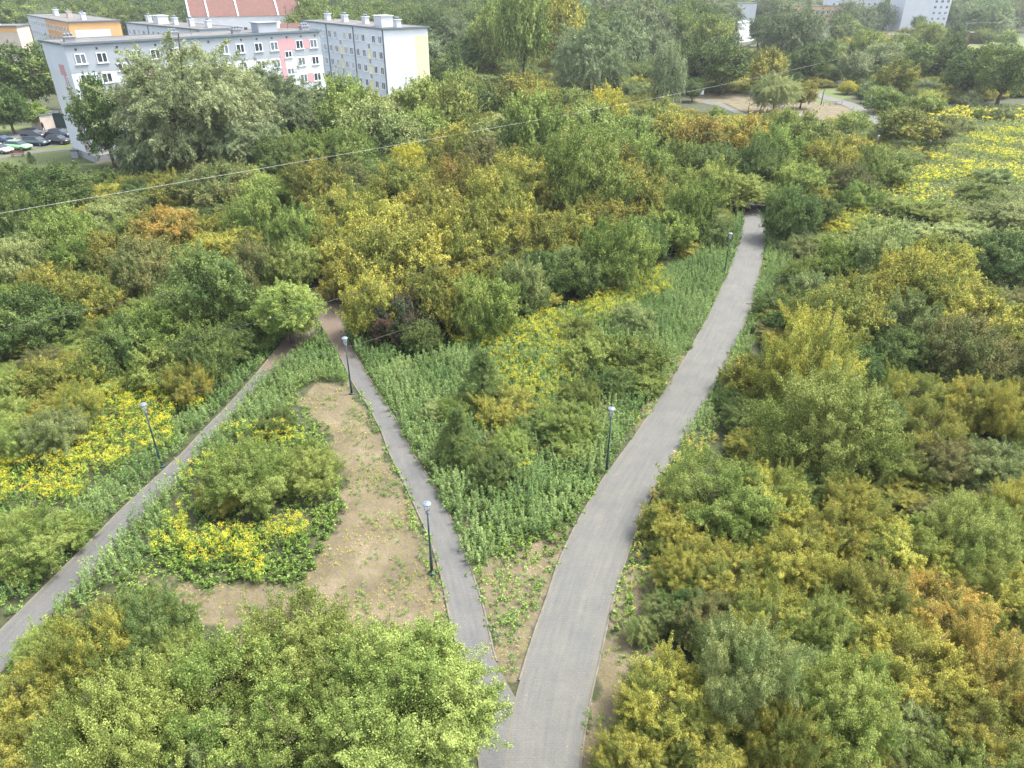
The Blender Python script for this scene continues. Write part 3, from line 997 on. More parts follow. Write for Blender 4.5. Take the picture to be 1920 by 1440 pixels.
# ---------------------------------------------------------------- weeds and flowers (uncountable ground cover)
def scatter(poly, dens, seed, avoid=True, wob=.5, softn=.35):
    r = np.random.default_rng(seed); w = W(poly); lo, hi = w.min(0), w.max(0)
    n = int((hi[0] - lo[0]) * (hi[1] - lo[1]) * dens)
    P = r.uniform(lo - 1, hi + 1, (n, 2))
    d = edge_dist(P, w); s = np.where(inside(P, w), d, -d) + wob * vnoise(P, 1.7, seed)
    P = P[s > 0]
    if avoid: P = P[~on_path(P, .05)]
    return P
def plumes(P, h, hv, blades, ln, wd, spread, seed, curve=.0, tone=None, n_up=.5):
    """upright leafy stems: many narrow blades up each stem"""
    r = np.random.default_rng(seed); n = len(P)
    H = h * (1 + hv * (r.uniform(-1, 1, n) * .6 + .5 * vnoise(P, 1.1, seed + 1)))
    H = np.maximum(H, .15)
    lean = r.normal(size=(n, 2)) * .16
    i = np.repeat(np.arange(n), blades); t = r.uniform(.12, 1, len(i)) ** .75
    a = r.uniform(0, 6.28, len(i)); rad = spread * (1.15 - t) * r.uniform(.3, 1, len(i))
    C = np.stack([P[i, 0] + lean[i, 0] * t * H[i] + rad * np.cos(a), P[i, 1] + lean[i, 1] * t * H[i] + rad * np.sin(a), t * H[i]], 1)
    out_ = np.stack([np.cos(a), np.sin(a), np.zeros(len(i))], 1)
    ax = unit(out_ * (1.0 - n_up * t[:, None]) + np.array([0, 0, 1.0]) * (.35 + t[:, None] * n_up * 1.6) + r.normal(size=(len(i), 3)) * .3)
    nr_ = unit(-out_ * .25 + np.array([0, 0, .8]) + r.normal(size=(len(i), 3)) * .45)
    s = r.uniform(.6, 1.35, len(i))
    V, F = leaf_quads(C, nr_, ax, ln * s, wd * s)
    tn = np.clip(.5 + .28 * vnoise(P, .9, seed + 2)[i] + r.normal(size=n)[i] * .13 + (t - .6) * .25, 0, 1)
    return V, F, tn, r.uniform(0, 1, len(i))
def flower_heads(P, h, hv, heads, pieces, size, seed):
    r = np.random.default_rng(seed); n = len(P)
    H = h * (1 + hv * (r.uniform(-1, 1, n) * .6 + .5 * vnoise(P, 1.1, seed + 1)))
    i = np.repeat(np.arange(n), heads * pieces)
    hd = r.normal(size=(n * heads, 3)) * np.array([.10, .10, .05]); hd = np.repeat(hd, pieces, 0)
    C = np.stack([P[i, 0], P[i, 1], H[i]], 1) + hd + r.normal(size=(len(i), 3)) * np.array([.045, .045, .03])
    V, F = leaf_quads(C, unit(np.array([0, 0, .9]) + r.normal(size=(len(i), 3)) * .5), r.normal(size=(len(i), 3)), size * r.uniform(.6, 1.4, len(i)), size * r.uniform(.5, 1.1, len(i)))
    return V, F, np.clip(.5 + r.normal(size=n)[i] * .2, 0, 1), r.uniform(0, 1, len(i))
def join(parts):
    V = np.concatenate([p[0] for p in parts]); F = []; o = 0
    for p in parts: F.append(p[1] + o); o += len(p[0])
    return V, np.concatenate(F), np.concatenate([p[2] for p in parts]), np.concatenate([p[3] for p in parts])
def cover(name, parts, mats, label, cat, mi=None):
    V, F, tn, rd = join(parts)
    idx = np.concatenate([np.full(len(p[1]), k) for k, p in enumerate(parts)]) if mi is None else np.concatenate([np.full(len(p[1]), mi[k]) for k, p in enumerate(parts)])
    o = obj(name, mesh_np(name, V, F, mats, {'tone': tn, 'rnd': rd}, mi=idx))
    tag(o, label, cat, kind='stuff'); return o
M_MUG = leaf_mat('mugwort_leaves', lf(98, 124, 70), lf(136, 154, 94), .58, vary=.25)
M_WEED = leaf_mat('fresh_weed_leaves', lf(96, 126, 56), lf(132, 156, 76), .6)
M_NETT = leaf_mat('nettle_leaves', lf(64, 98, 52), lf(98, 128, 66), .65)
M_DRY = leaf_mat('dry_grass_blades', lf(150, 150, 84), lf(184, 164, 86), .55)
M_GOLD = leaf_mat('goldenrod_flowers', lf(188, 176, 34), lf(208, 196, 62), .5, trans=.2, vary=.3)
M_GLF = leaf_mat('goldenrod_leaves', lf(110, 136, 58), lf(140, 160, 70), .6)
M_MEAD = leaf_mat('meadow_grass', lf(136, 152, 90), lf(166, 172, 104), .55)

Z_MUG = [
 (scatter([(650, 640), (690, 620), (760, 690), (850, 670), (930, 640), (1040, 600), (1180, 560), (1270, 510), (1345, 455), (1392, 400), (1388, 440), (1362, 520), (1330, 590), (1290, 655), (1238, 730), (1185, 800), (1130, 885), (1085, 960), (1040, 1000), (960, 1020), (900, 1080), (880, 1060), (850, 990), (815, 900), (770, 840), (735, 770), (700, 715), (660, 655)], 17, 11, wob=.2), 1.0),
 (scatter([(0, 1182), (0, 1090), (130, 985), (230, 900), (330, 800), (420, 730), (500, 660), (545, 622), (505, 668), (420, 768), (345, 845), (235, 948), (100, 1085)], 15, 12, wob=.15), .9),
 (scatter([(78, 1175), (183, 1068), (252, 984), (318, 920), (364, 860), (422, 798), (470, 742), (522, 690), (600, 640), (625, 660), (650, 720), (600, 712), (550, 735), (520, 800), (440, 830), (370, 880), (320, 960), (300, 1040), (250, 1090), (180, 1120), (100, 1190)], 16, 13, wob=.2), 1.0),
 (scatter([(1440, 430), (1500, 430), (1490, 480), (1430, 600), (1400, 700), (1330, 780), (1270, 850), (1300, 795), (1387, 637), (1416, 560), (1430, 490)], 14, 14, wob=.2), .8),
]
parts = [plumes(P, .95 * h, .65, 56, .15, .028, .17, 30 + k) for k, (P, h) in enumerate(Z_MUG)]
cover('mugwort_growth', parts, [M_MUG], 'silvery green knee high mugwort filling the verges beside the paths', 'weeds', mi=[0] * 4)
# fresh green weeds and nettles
Z_W = [scatter(q, d * 1.6, 40 + k, wob=.3) for k, (q, d) in enumerate([
 ([(950, 870), (1060, 860), (1130, 880), (1090, 960), (1050, 1040), (960, 1060), (890, 1000)], 8),
 ([(280, 1060), (300, 1000), (400, 1000), (560, 1000), (640, 920), (650, 960), (600, 1040), (560, 1095), (420, 1098), (330, 1085)], 9),
 ([(500, 830), (560, 800), (610, 800), (625, 850), (560, 860)], 9),
 ([(1140, 1190), (1150, 1120), (1175, 1110), (1230, 1150), (1220, 1220), (1180, 1230)], 5),
 ([(200, 1130), (290, 1090), (360, 1130), (380, 1180), (230, 1200)], 7)])]
parts = [plumes(P, .42, .5, 22, .15, .09, .22, 50 + k, n_up=.1) for k, P in enumerate(Z_W)]
cover('low_green_weeds', parts, [M_WEED], 'low fresh green weeds on the triangle and round the flowering island', 'weeds', mi=[0] * len(parts))
Z_N = [scatter(q, d * 1.6, 60 + k, wob=.3) for k, (q, d) in enumerate([
 ([(470, 700), (520, 650), (560, 610), (530, 605), (440, 680), (380, 760), (400, 760)], 9),
 ([(580, 650), (605, 625), (640, 680), (650, 720), (600, 690), (560, 690)], 9),
 ([(648, 575), (680, 600), (760, 680), (860, 660), (850, 640), (760, 640), (700, 560), (655, 540)], 9),
 ([(1320, 470), (1400, 400), (1385, 470), (1350, 520), (1300, 560), (1270, 540)], 7),
 ([(1440, 400), (1480, 420), (1500, 450), (1440, 440)], 8)])]
parts = [plumes(P, .55, .5, 22, .14, .09, .22, 70 + k, n_up=.1) for k, P in enumerate(Z_N)]
cover('nettle_growth', parts, [M_NETT], 'deep green nettles in the shade at the edge of the thickets', 'weeds', mi=[0] * len(parts))
# goldenrod
Z_G = [scatter(q, d * 2.2, 80 + k, wob=1.0) for k, (q, d) in enumerate([
 ([(-20, 880), (60, 850), (120, 790), (200, 735), (300, 715), (400, 690), (425, 715), (370, 770), (290, 850), (200, 900), (120, 965), (-20, 960)], 8),
 ([(850, 645), (950, 615), (1100, 580), (1200, 530), (1252, 512), (1256, 555), (1180, 600), (1060, 640), (1085, 690), (1075, 740), (1020, 770), (940, 745), (910, 690)], 7),
 ([(920, 820), (990, 810), (1000, 870), (940, 930)], 6),
 ([(290, 985), (345, 970), (400, 1015), (480, 1015), (550, 1000), (560, 1050), (500, 1075), (400, 1062), (300, 1030)], 9),
 ([(330, 930), (380, 860), (450, 810), (570, 825), (520, 845), (420, 870), (360, 940)], 7),
 ([(60, 1235), (90, 1190), (125, 1180), (110, 1215)], 6),
 ([(1540, 410), (1620, 395), (1610, 430), (1560, 450)], 4)])]
gp_parts = [plumes(P, .85, .5, 20, .16, .045, .18, 90 + k) for k, P in enumerate(Z_G)] 
fl_parts = [flower_heads(P[np.random.default_rng(200 + k).uniform(size=len(P)) < np.clip(.84 + .4 * vnoise(P, .8, 210 + k) + .45 * vnoise(P, 3.0, 230 + k), .06, .9)], .90, .5, 7, 7, .04, 90 + k) for k, P in enumerate(Z_G)]
cover('goldenrod_patches', gp_parts + fl_parts, [M_GLF, M_GOLD], 'yellow flowering goldenrod in patches beside the paths', 'flowers', mi=[0] * len(gp_parts) + [1] * len(fl_parts))
# dry verge grass right of the wide path, sparse tufts on the soil
Z_D = [scatter(q, d, 300 + k, wob=.3) for k, (q, d) in enumerate([
 ([(1300, 800), (1345, 830), (1310, 920), (1250, 980), (1230, 1060), (1200, 1100), (1155, 1130), (1170, 1062), (1207, 962), (1249, 884)], 9),
 ([(1240, 735), (1285, 660), (1262, 655), (1215, 740), (1180, 790), (1190, 812)], 5)])]
parts = [plumes(P, .45, .5, 20, .26, .03, .18, 310 + k, n_up=.5) for k, P in enumerate(Z_D)]
Z_T = [scatter(q, d, 330 + k, wob=.2) for k, (q, d) in enumerate([(SOIL[0], 14), (SOIL[1], 34), (SOIL[2], 16)])]
for k, P in enumerate(Z_T):
    P = P[vnoise(P, 1.3, 340 + k) + .9 * vnoise(P, 5.0, 345 + k) > .30]
    parts.append(plumes(P, .17, .9, 30, .075, .02, .15, 350 + k, n_up=.35))
for k, q in enumerate(SOIL[:3]):
    P = scatter(q, 22, 380 + k, wob=.3); P = P[vnoise(P, 1.0, 385 + k) + .7 * vnoise(P, 4.0, 388 + k) > .1]
    parts.append(plumes(P, .07, .6, 12, .07, .012, .12, 390 + k, n_up=.3))
cover('verge_grass', parts, [M_DRY, M_WEED, M_MUG], 'yellowing grass along the wide path and sparse tufts on the bare soil', 'grass', mi=[0, 0, 1, 2, 1, 0, 0, 0])
# low mixed growth under and between the taller weeds
Z_L = [scatter(q, 15, 360 + k, wob=.1) for k, q in enumerate([
 [(640, 600), (700, 560), (860, 650), (1260, 490), (1400, 370), (1390, 460), (1330, 590), (1240, 745), (1130, 900), (1080, 985), (1020, 1010), (890, 1075), (857, 1002), (770, 850), (700, 727)],
 [(870, 1075), (1070, 1010), (1030, 1110), (990, 1170), (950, 1200), (905, 1150)],
 [(0, 1262), (180, 1070), (363, 858), (520, 688), (600, 600), (612, 630), (655, 715), (600, 715), (560, 735), (600, 800), (645, 890), (620, 1010), (560, 1092), (420, 1098), (280, 1085), (280, 1130), (390, 1200), (0, 1400)],
 [(-100, 1270), (0, 1183), (233, 950), (510, 665), (560, 590), (480, 600), (300, 720), (0, 840)],
 [(1437, 400), (1500, 420), (1420, 620), (1350, 790), (1260, 1000), (1200, 1200), (1148, 1120), (1170, 1060), (1247, 884), (1385, 640), (1428, 500)],
 [(800, 960), (830, 1075), (850, 1180), (828, 1180), (800, 1080), (740, 890), (690, 790), (663, 725), (680, 727), (732, 848)]])]
parts = [plumes(P, .26, .7, 15, .12, .045, .2, 370 + k, n_up=.25) for k, P in enumerate(Z_L)]
cover('low_growth', parts, [M_WEED, M_GLF], 'short mixed green growth carpeting the ground between the taller weeds', 'weeds', mi=[0, 0, 1, 0, 1, 0])
# fallen leaves on the paving
rl = np.random.default_rng(640); lp = []
for q in ALLP:
    lo, hi = q.min(0), q.max(0); P = rl.uniform(lo, hi, (int((hi[0] - lo[0]) * (hi[1] - lo[1]) * 5), 2)); P = P[inside(P, q) & (P[:, 1] < 70)]
    e = edge_dist(P, q); P = P[rl.uniform(size=len(P)) < .12 + .9 * np.exp(-e / .25)]; lp.append(P)
lp = np.concatenate(lp); nl_ = len(lp)
V, F = leaf_quads(np.column_stack([lp, np.full(nl_, .068)]), unit(np.array([0, 0, 1.0]) + rl.normal(size=(nl_, 3)) * .2), rl.normal(size=(nl_, 3)), rl.uniform(.04, .09, nl_), rl.uniform(.03, .05, nl_))
M_FALL = leaf_mat('fallen_leaf_colours', lf(112, 92, 58), lf(150, 128, 62), .5)
cover('fallen_leaves', [(V, F, rl.uniform(size=nl_), rl.uniform(size=nl_))], [M_FALL], 'small brown and yellow fallen leaves along the path edges', 'leaves', mi=[0])
# far meadow
Z_M = [scatter([(1500, 470), (1600, 400), (1680, 340), (1760, 260), (1960, 225), (2100, 300), (2100, 620), (1900, 600), (1700, 520), (1560, 560)], 4.0, 400, wob=1.0),
       scatter([(1640, 215), (1700, 205), (1960, 200), (2100, 260), (1960, 235), (1780, 262), (1700, 300), (1660, 260)], 1.6, 401, wob=1.5),
       scatter([(1580, 120), (1700, 60), (1800, 95), (2200, 88), (2300, 125), (1800, 118), (1700, 150), (1620, 180)], .35, 402, wob=3)]
parts = [plumes(Z_M[0], .75, .6, 12, .38, .08, .30, 410), plumes(Z_M[1], .8, .5, 9, .6, .14, .5, 411), plumes(Z_M[2], .9, .5, 7, 1.3, .32, 1.0, 412)]
cover('meadow_grass', parts, [M_MEAD], 'pale rough grass of the meadow on the far right', 'grass', mi=[0] * 3)
Z_MG = [scatter([(1600, 400), (1690, 350), (1770, 275), (1960, 232), (2060, 330), (1920, 335), (1780, 372), (1660, 430)], 4.5, 420, wob=2.5),
        scatter([(1660, 222), (1760, 208), (1960, 214), (1960, 232), (1760, 232)], 1.2, 421, wob=1.5)]
parts = []
for k, P in enumerate(Z_MG):
    P = P[vnoise(P, .35, 430 + k) + .6 * vnoise(P, 1.4, 460 + k) > (-.1 if k == 0 else -.4)]
    V, F = flower_heads(P, .95, .3, 3, 5, .22 if k == 0 else .34, 440 + k)[:2]; n = len(F)
    parts.append(flower_heads(P, .95, .5, 3, 5, .095 if k == 0 else .34, 440 + k))
    parts.append(plumes(P, .85, .3, 8, .34, .09, .3, 450 + k))
M_GOLDF = leaf_mat('pale_goldenrod_flowers', lf(196, 184, 36), lf(214, 202, 66), .5, trans=.2, vary=.15)
cover('meadow_goldenrod', parts, [M_GOLDF, M_GLF], 'drifts of yellow goldenrod across the far right meadow', 'flowers', mi=[0, 1, 0, 1])

# ---------------------------------------------------------------- undergrowth closing the thickets (instances of the shrubs' own crowns)
def gn_scatter(name, pts, scl, src, label, cat):
    n = len(pts); me = bpy.data.meshes.new(name)
    me.vertices.add(n); me.vertices.foreach_set('co', np.asarray(pts, dtype=np.float32).ravel())
    a = me.attributes.new('sc', 'FLOAT_VECTOR', 'POINT'); a.data.foreach_set('vector', np.asarray(scl, dtype=np.float32).ravel())
    rr = np.zeros((n, 3), dtype=np.float32); rr[:, 2] = np.random.default_rng(len(pts)).uniform(0, 6.28, n)
    a = me.attributes.new('ro', 'FLOAT_VECTOR', 'POINT'); a.data.foreach_set('vector', rr.ravel())
    me.update()
    o = obj(name, me)
    g = bpy.data.node_groups.new(name, 'GeometryNodeTree')
    g.interface.new_socket('Geometry', in_out='INPUT', socket_type='NodeSocketGeometry'); g.interface.new_socket('Geometry', in_out='OUTPUT', socket_type='NodeSocketGeometry')
    gi = g.nodes.new('NodeGroupInput'); go = g.nodes.new('NodeGroupOutput'); ip = g.nodes.new('GeometryNodeInstanceOnPoints')
    m2p = g.nodes.new('GeometryNodeMeshToPoints')
    oi = g.nodes.new('GeometryNodeObjectInfo'); oi.inputs['Object'].default_value = src; oi.inputs['As Instance'].default_value = True
    ns = g.nodes.new('GeometryNodeInputNamedAttribute'); ns.data_type = 'FLOAT_VECTOR'; ns.inputs[0].default_value = 'sc'
    nr2 = g.nodes.new('GeometryNodeInputNamedAttribute'); nr2.data_type = 'FLOAT_VECTOR'; nr2.inputs[0].default_value = 'ro'
    g.links.new(gi.outputs[0], m2p.inputs[0]); g.links.new(m2p.outputs[0], ip.inputs['Points']); g.links.new(oi.outputs['Geometry'], ip.inputs['Instance'])
    g.links.new(ns.outputs[0], ip.inputs['Scale']); g.links.new(nr2.outputs[0], ip.inputs['Rotation']); g.links.new(ip.outputs[0], go.inputs[0])
    md = o.modifiers.new('scatter', 'NODES'); md.node_group = g
    tag(o, label, cat, kind='stuff'); return o
THICK = [
 ([(-200, 1500), (-60, 1310), (80, 1200), (180, 1150), (300, 1160), (420, 1230), (600, 1200), (740, 1230), (840, 1330), (860, 1500)], 2.0),
 ([(-300, 900), (-200, 450), (60, 400), (190, 375), (330, 340), (560, 340), (640, 330), (610, 560), (560, 610), (470, 690), (330, 720), (200, 745), (60, 860)], 2.6),
 ([(640, 330), (900, 190), (1180, 190), (1300, 230), (1450, 230), (1640, 250), (1740, 290), (1640, 370), (1500, 430), (1450, 400), (1440, 340), (1400, 340), (1385, 400), (1300, 480), (1200, 510), (1050, 580), (850, 645), (760, 660), (680, 600), (660, 540), (620, 500)], 2.6),
 ([(250, 330), (560, 180), (900, 150), (1100, 190), (900, 260), (640, 340)], 3.2),
 ([(1490, 500), (1600, 520), (1800, 560), (1960, 560), (2300, 700), (2500, 900), (2500, 1600), (1120, 1600), (1160, 1400), (1260, 1200), (1240, 1060), (1330, 880), (1400, 760), (1420, 640), (1460, 560)], 2.2),
 ([(880, 900), (850, 780), (900, 690), (960, 780), (1000, 780), (1060, 650), (1180, 640), (1240, 690), (1180, 750), (1130, 830), (1060, 850), (960, 900)], 1.6),
 ([(540, 190), (520, 120), (900, 80), (1350, 66), (1335, 160), (1200, 182), (900, 152)], 3.0),
 ([(1610, 178), (1560, 90), (1700, 72), (1800, 78), (1740, 105), (1990, 135), (1990, 175), (1760, 196), (1660, 208)], 2.6),
 ([(1330, 176), (1300, 120), (1400, 110), (1540, 120), (1560, 160), (1520, 168), (1420, 172)], 2.6)]
und = []
for k, (q, sp) in enumerate(THICK):
    P = scatter(q, 1.6, 500 + k, wob=.2)
    P = P[edge_dist(P, W(q)) > .6]
    for o_ in ALLP: P = P[edge_dist(P, o_) > 1.8]
    keep = []
    cell = {}
    for x, y in P:
        s = sp * (1 + max(0, (y - 60)) / 160)
        kx, ky = int(x / s), int(y / s)
        if any((x - a) ** 2 + (y - b_) ** 2 < s * s * .8 for i_ in (-1, 0, 1) for j_ in (-1, 0, 1) for a, b_ in cell.get((kx + i_, ky + j_), ())): continue
        cell.setdefault((kx, ky), []).append((x, y)); keep.append((x, y, s))
    und += keep
und = np.array(und)
rr = np.random.default_rng(77)
sc_h = rr.uniform(.45, .75, len(und)) + .5 * rr.uniform(0, 1, len(und)) ** 4
near_m = und[:, 1] < 62
b_near = [p for p in PLANTS if p['kind'] == 'b' and p['o'].children[1].data.name.startswith('crown')]
def pick(col, lo, hi):
    for p in PLANTS:
        if p['kind'] == 'b' and p['col'] == col and lo < p['d'] < hi: return [c for c in p['o'].children if c.name.startswith('crown')][0]
gsel = rr.integers(0, 4, len(und))
srcs = {(True, 0): pick('N', 10, 48), (True, 1): pick('O', 10, 40), (True, 2): pick('D', 10, 45), (True, 3): pick('G', 10, 40),  # darker leaf colours for the near growth paint in shade between crowns
        (False, 0): pick('Y', 48, 100), (False, 1): pick('O', 60, 100), (False, 2): pick('D', 60, 100), (False, 3): pick('B', 60, 110)}
LBL = {(True, 0): 'brownish low growth closing the gaps of the near thickets', (True, 1): 'olive low growth closing the gaps of the near thickets', (True, 2): 'dark low growth closing the gaps of the near thickets', (True, 3): 'mid green low growth closing the gaps of the near thickets',
       (False, 0): 'golden olive undergrowth between the farther shrubs', (False, 1): 'olive undergrowth between the farther shrubs', (False, 2): 'dark undergrowth between the farther shrubs', (False, 3): 'grey green undergrowth between the farther shrubs'}
for (nf, g_), src in srcs.items():
    m_ = (near_m == nf) & (gsel == g_); q = und[m_]; s = q[:, 2] * .72
    gn_scatter('undergrowth', np.stack([q[:, 0], q[:, 1], np.zeros(len(q))], 1), np.stack([s, s, s * sc_h[m_]], 1), src, LBL[(nf, g_)], 'undergrowth')
# distant woods
dw = []
r9 = np.random.default_rng(99)
for _ in range(9000):
    y = 10 ** r9.uniform(math.log10(255), math.log10(1300)); x = r9.uniform(-1, 1) * y * .86
    px = 960 + FPX * x / (y * CP + 25 * SP)
    s = 5.5 + r9.uniform(0, 3)
    # keep the far housing area, the meadow and the gaps clear
    if px < 560 and y < 345: continue
    if 1635 < px and y < 455: continue
    if 1340 < px < 1640 and y < 530: continue
    if any((x - a) ** 2 + (y - b_) ** 2 < (s * 1.25) ** 2 for a, b_, _ in dw[-900:]): continue
    dw.append((x, y, s))
dw = np.array(dw)
def pickt(kind, col): return [c for p in PLANTS if p['kind'] == kind and p['col'] == col and p['d'] > 80 for c in p['o'].children if c.name.startswith('crown')][0]
gs = r9.integers(0, 3, len(dw))
for g_, (src, lb) in enumerate([(pickt('t', 'D'), 'dark green far off wood along the skyline'), (pickt('w', 'S'), 'silvery green far off wood along the skyline'), (pickt('t', 'G'), 'mid green far off wood along the skyline')]):
    q = dw[gs == g_]; s = q[:, 2]
    gn_scatter('distant_woods', np.stack([q[:, 0], q[:, 1], np.zeros(len(q))], 1), np.stack([s, s, s * r9.uniform(.9, 1.25, len(q))], 1), src, lb, 'woodland')

# ---------------------------------------------------------------- lamps
m_pole = plain('dark_green_lamp_paint', rgb(40, 66, 70), .45, var=.2, scale=5)
m_lid = plain('pale_blue_metal', rgb(112, 124, 136), .5, metal=.0, var=.1)
m_glass = bpy.data.materials.new('lamp_glass'); m_glass.use_nodes = True
_p = m_glass.node_tree.nodes['Principled BSDF']; _p.inputs['Base Color'].default_value = (.5, .54, .57, 1); _p.inputs['Roughness'].default_value = .25; _p.inputs['Alpha'].default_value = .35
def make_lamp():
    root = empty('street_lamp')
    b = MB(); b.lathe([(.15, 0), (.17, .02), (.17, .10), (.13, .12)], n=14); b.build('base', m_pole, root)
    b = MB(); b.lathe([(.075, .10), (.075, 1.05), (.055, 1.15), (.045, 2.4), (.034, 3.72)], n=12); b.build('pole', m_pole, root, smooth=True)
    b = MB(); b.lathe([(.05, 3.70), (.08, 3.74), (.09, 3.84), (.07, 3.88)], n=14); col = b.build('collar', m_lid, root, smooth=True)
    b = MB(); b.lathe([(.075, 3.88), (.17, 4.30)], n=18); b.build('shade', m_glass, root, smooth=True)
    b = MB()
    for k in range(4):
        a = k * math.pi / 2 + .4; b.tube([(.08 * math.cos(a), .08 * math.sin(a), 3.86), (.175 * math.cos(a), .175 * math.sin(a), 4.30)], .010, n=5)
    b.build('bracket', m_lid, root)
    b = MB(); b.lathe([(.19, 4.29), (.205, 4.30), (.205, 4.33), (.15, 4.37), (.05, 4.41), (.03, 4.44)], n=24); b.build('lid', m_lid, root)
    return root
def copy_tree(o, parent=None):
    c = o.copy(); COL.objects.link(c); c.parent = parent
    for ch in list(o.children): copy_tree(ch, c)
    return c
LAMPS = [(800, 943, 'street lamp on the bare soil left of the narrow path'), (268, 757, 'street lamp among goldenrod beyond the left path'),
         (646, 633, 'street lamp at the upper end of the narrow path near the junction'), (1147, 765, 'street lamp left of the wide path at its nearest bend'),
         (1370, 437, 'street lamp beside the far end of the wide path'), (1409, 171, 'slim street lamp on the far footpath by the dark trees'),
         (1468, 198, 'street lamp head showing behind the white barked tree'), (1634, 180, 'street lamp right of the curving far footpath'),
         (1622, 157, 'small lamp head in scrub beyond the curving footpath'), (1648, 254, 'lamp head rising from shrubs before the far footpath')]
lp0 = make_lamp(); plist = list(LAMPS)
for i, (x, y, lb) in enumerate(plist):
    o = lp0 if i == 0 else copy_tree(lp0)
    p = gp(x, y, 4.36); o.location = (p[0], p[1], 0)
    tag(o, lb, 'street lamp', 'street lamps along the paths')

# ---------------------------------------------------------------- buildings
m_wwin = plain('white_window_frame', rgb(226, 228, 230), .5, var=.03)
def glass(name, c):
    m = bpy.data.materials.new(name); m.use_nodes = True; p = m.node_tree.nodes['Principled BSDF']
    p.inputs['Base Color'].default_value = c; p.inputs['Roughness'].default_value = .12; return m
GL = [glass('dark_window_glass', rgb(58, 66, 74)), glass('grey_window_glass', rgb(110, 118, 124)), glass('curtained_window_glass', rgb(168, 162, 150))]
m_pink = plain('pink_render', rgb(196, 150, 154), .85, var=.06); m_whit = plain('white_render', rgb(206, 210, 216), .85, var=.08, scale=.3)
m_grey = plain('blue_grey_render', rgb(158, 166, 174), .85, var=.08, scale=.3); m_cream = plain('pale_yellow_render', rgb(232, 226, 176), .85, var=.05)
m_oran = plain('orange_render', rgb(216, 170, 116), .85, var=.08, scale=.4); m_roof = plain('roofing_felt', rgb(104, 102, 98), .95, var=.35, scale=.4)
m_blue = plain('pale_blue_render', rgb(208, 214, 222), .85, var=.07, scale=.3); m_red = plain('red_roof_tiles', rgb(108, 76, 68), .85, var=.25, scale=.8)
m_trim = plain('blue_grey_trim', rgb(96, 112, 126), .6); m_dark = plain('dark_metal', rgb(60, 62, 64), .6)
m_brick = plain('brown_brick', rgb(140, 110, 96), .9, var=.2, scale=.8); m_turq = plain('turquoise_roof_sheet', rgb(150, 182, 180), .6, var=.1)
m_beige = plain('beige_concrete', rgb(192, 180, 166), .9, var=.15, scale=.5); m_plinth = plain('plinth_render', rgb(150, 152, 154), .9, var=.12)

class Block:
    """flat roofed block. c0: near corner; c1: far end of the main facade; depth goes to the left of c0->c1 (away from viewer)"""
    def __init__(s, name, label, c0, c1, w, h, wall, roof=m_roof, side=1, parapet=.35, cat='building'):
        c0 = np.array(c0, float); c1 = np.array(c1, float)
        s.l = np.linalg.norm(c1 - c0); u = (c1 - c0) / s.l; s.w = w; s.h = h; s.side = side
        ang = math.atan2(u[1], u[0])
        s.root = empty(name, (c0[0], c0[1], 0), ang); tag(s.root, label, cat)
        s.D = side                                        # +1: body lies at +y local
        b = MB(); b.box((s.l / 2, side * w / 2, h / 2), (s.l, w, h)); b.build('wall', wall, s.root)
        b = MB(); b.box((s.l / 2, side * w / 2, h + .04), (s.l + .5, w + .5, .08))
        s.roof = b.build('roof', roof, s.root)
        if parapet:
            b = MB(); t = .14
            b.box((s.l / 2, side * -.28, h + .02), (s.l + .7, .12, .30)); b.box((s.l / 2, side * (w + .28), h + .02), (s.l + .7, .12, .30))
            b.box((-.28, side * w / 2, h + .02), (.12, w + .40, .30)); b.box((s.l + .28, side * w / 2, h + .02), (.12, w + .40, .30))
            b.build('roof_edge', m_trim, s.root)
    def panel(s, u0, u1, z0, z1, mat, name='colour_panel', face='f', t=.03):
        b = MB()
        if face == 'f': b.box(((u0 + u1) / 2, -s.side * t / 2, (z0 + z1) / 2), (u1 - u0, t, z1 - z0))
        else: b.box((-t / 2, s.side * (u0 + u1) / 2, (z0 + z1) / 2), (t, u1 - u0, z1 - z0))
        return b.build(name, mat, s.root)
    def window(s, u, z, w=1.5, h=1.4, face='f', g=None, mull=1):
        g = GL[int(rng.choice(3, p=[.6, .25, .15]))] if g is None else g
        def bx(b, cu, cz, su, sz, d, t):
            if face == 'f': b.box((cu, -s.side * d, cz), (su, t, sz))
            else: b.box((-d, s.side * cu, cz), (t, su, sz))
        b = MB(); e = .11
        for dx in (-1, 1): bx(b, u + dx * (w / 2 - e / 2), z, e, h - 2 * e, .05, .10)
        for dz in (-1, 1): bx(b, u, z + dz * (h / 2 - e / 2), w, e, .05, .10)
        if mull: bx(b, u + w * .03, z, e * 1.1, h - 2 * e, .048, .09)
        bx(b, u, z - h / 2 - .06, w + .3, .07, .11, .20)
        f = b.build('window', m_wwin, s.root)
        b = MB(); bx(b, u, z, w - 2 * e, h - 2 * e, .035, .03); b.build('pane', g, f)
        return f
    def chimney(s, u, v, w=1.4, d=.8, h=1.1, mat=None, caps=3):
        b = MB(); b.box((u, s.side * v, s.h + .08 + h / 2), (w, d, h)); b.box((u, s.side * v, s.h + .08 + h + .07), (w + .3, d + .3, .14))
        c = b.build('chimney', mat or m_whit, s.roof)
        # cowls on top belong to the chimney block
        b = MB()
        for k in range(caps):
            x = u + (k - (caps - 1) / 2) * w / caps; b.lathe([(.16, 0), (.16, .3), (.24, .32), (.05, .5)], (x, s.side * v, s.h + h + .22), n=8)
        b.build('chimney_cowl', m_lid, s.roof)
    def hatch(s, u, v, w=3, d=2.4, h=1.6, mat=None):
        b = MB(); b.box((u, s.side * v, s.h + .08 + h / 2), (w, d, h)); b.box((u, s.side * v, s.h + .08 + h + .06), (w + .4, d + .4, .12)); b.build('roof_hatch', mat or m_whit, s.roof)

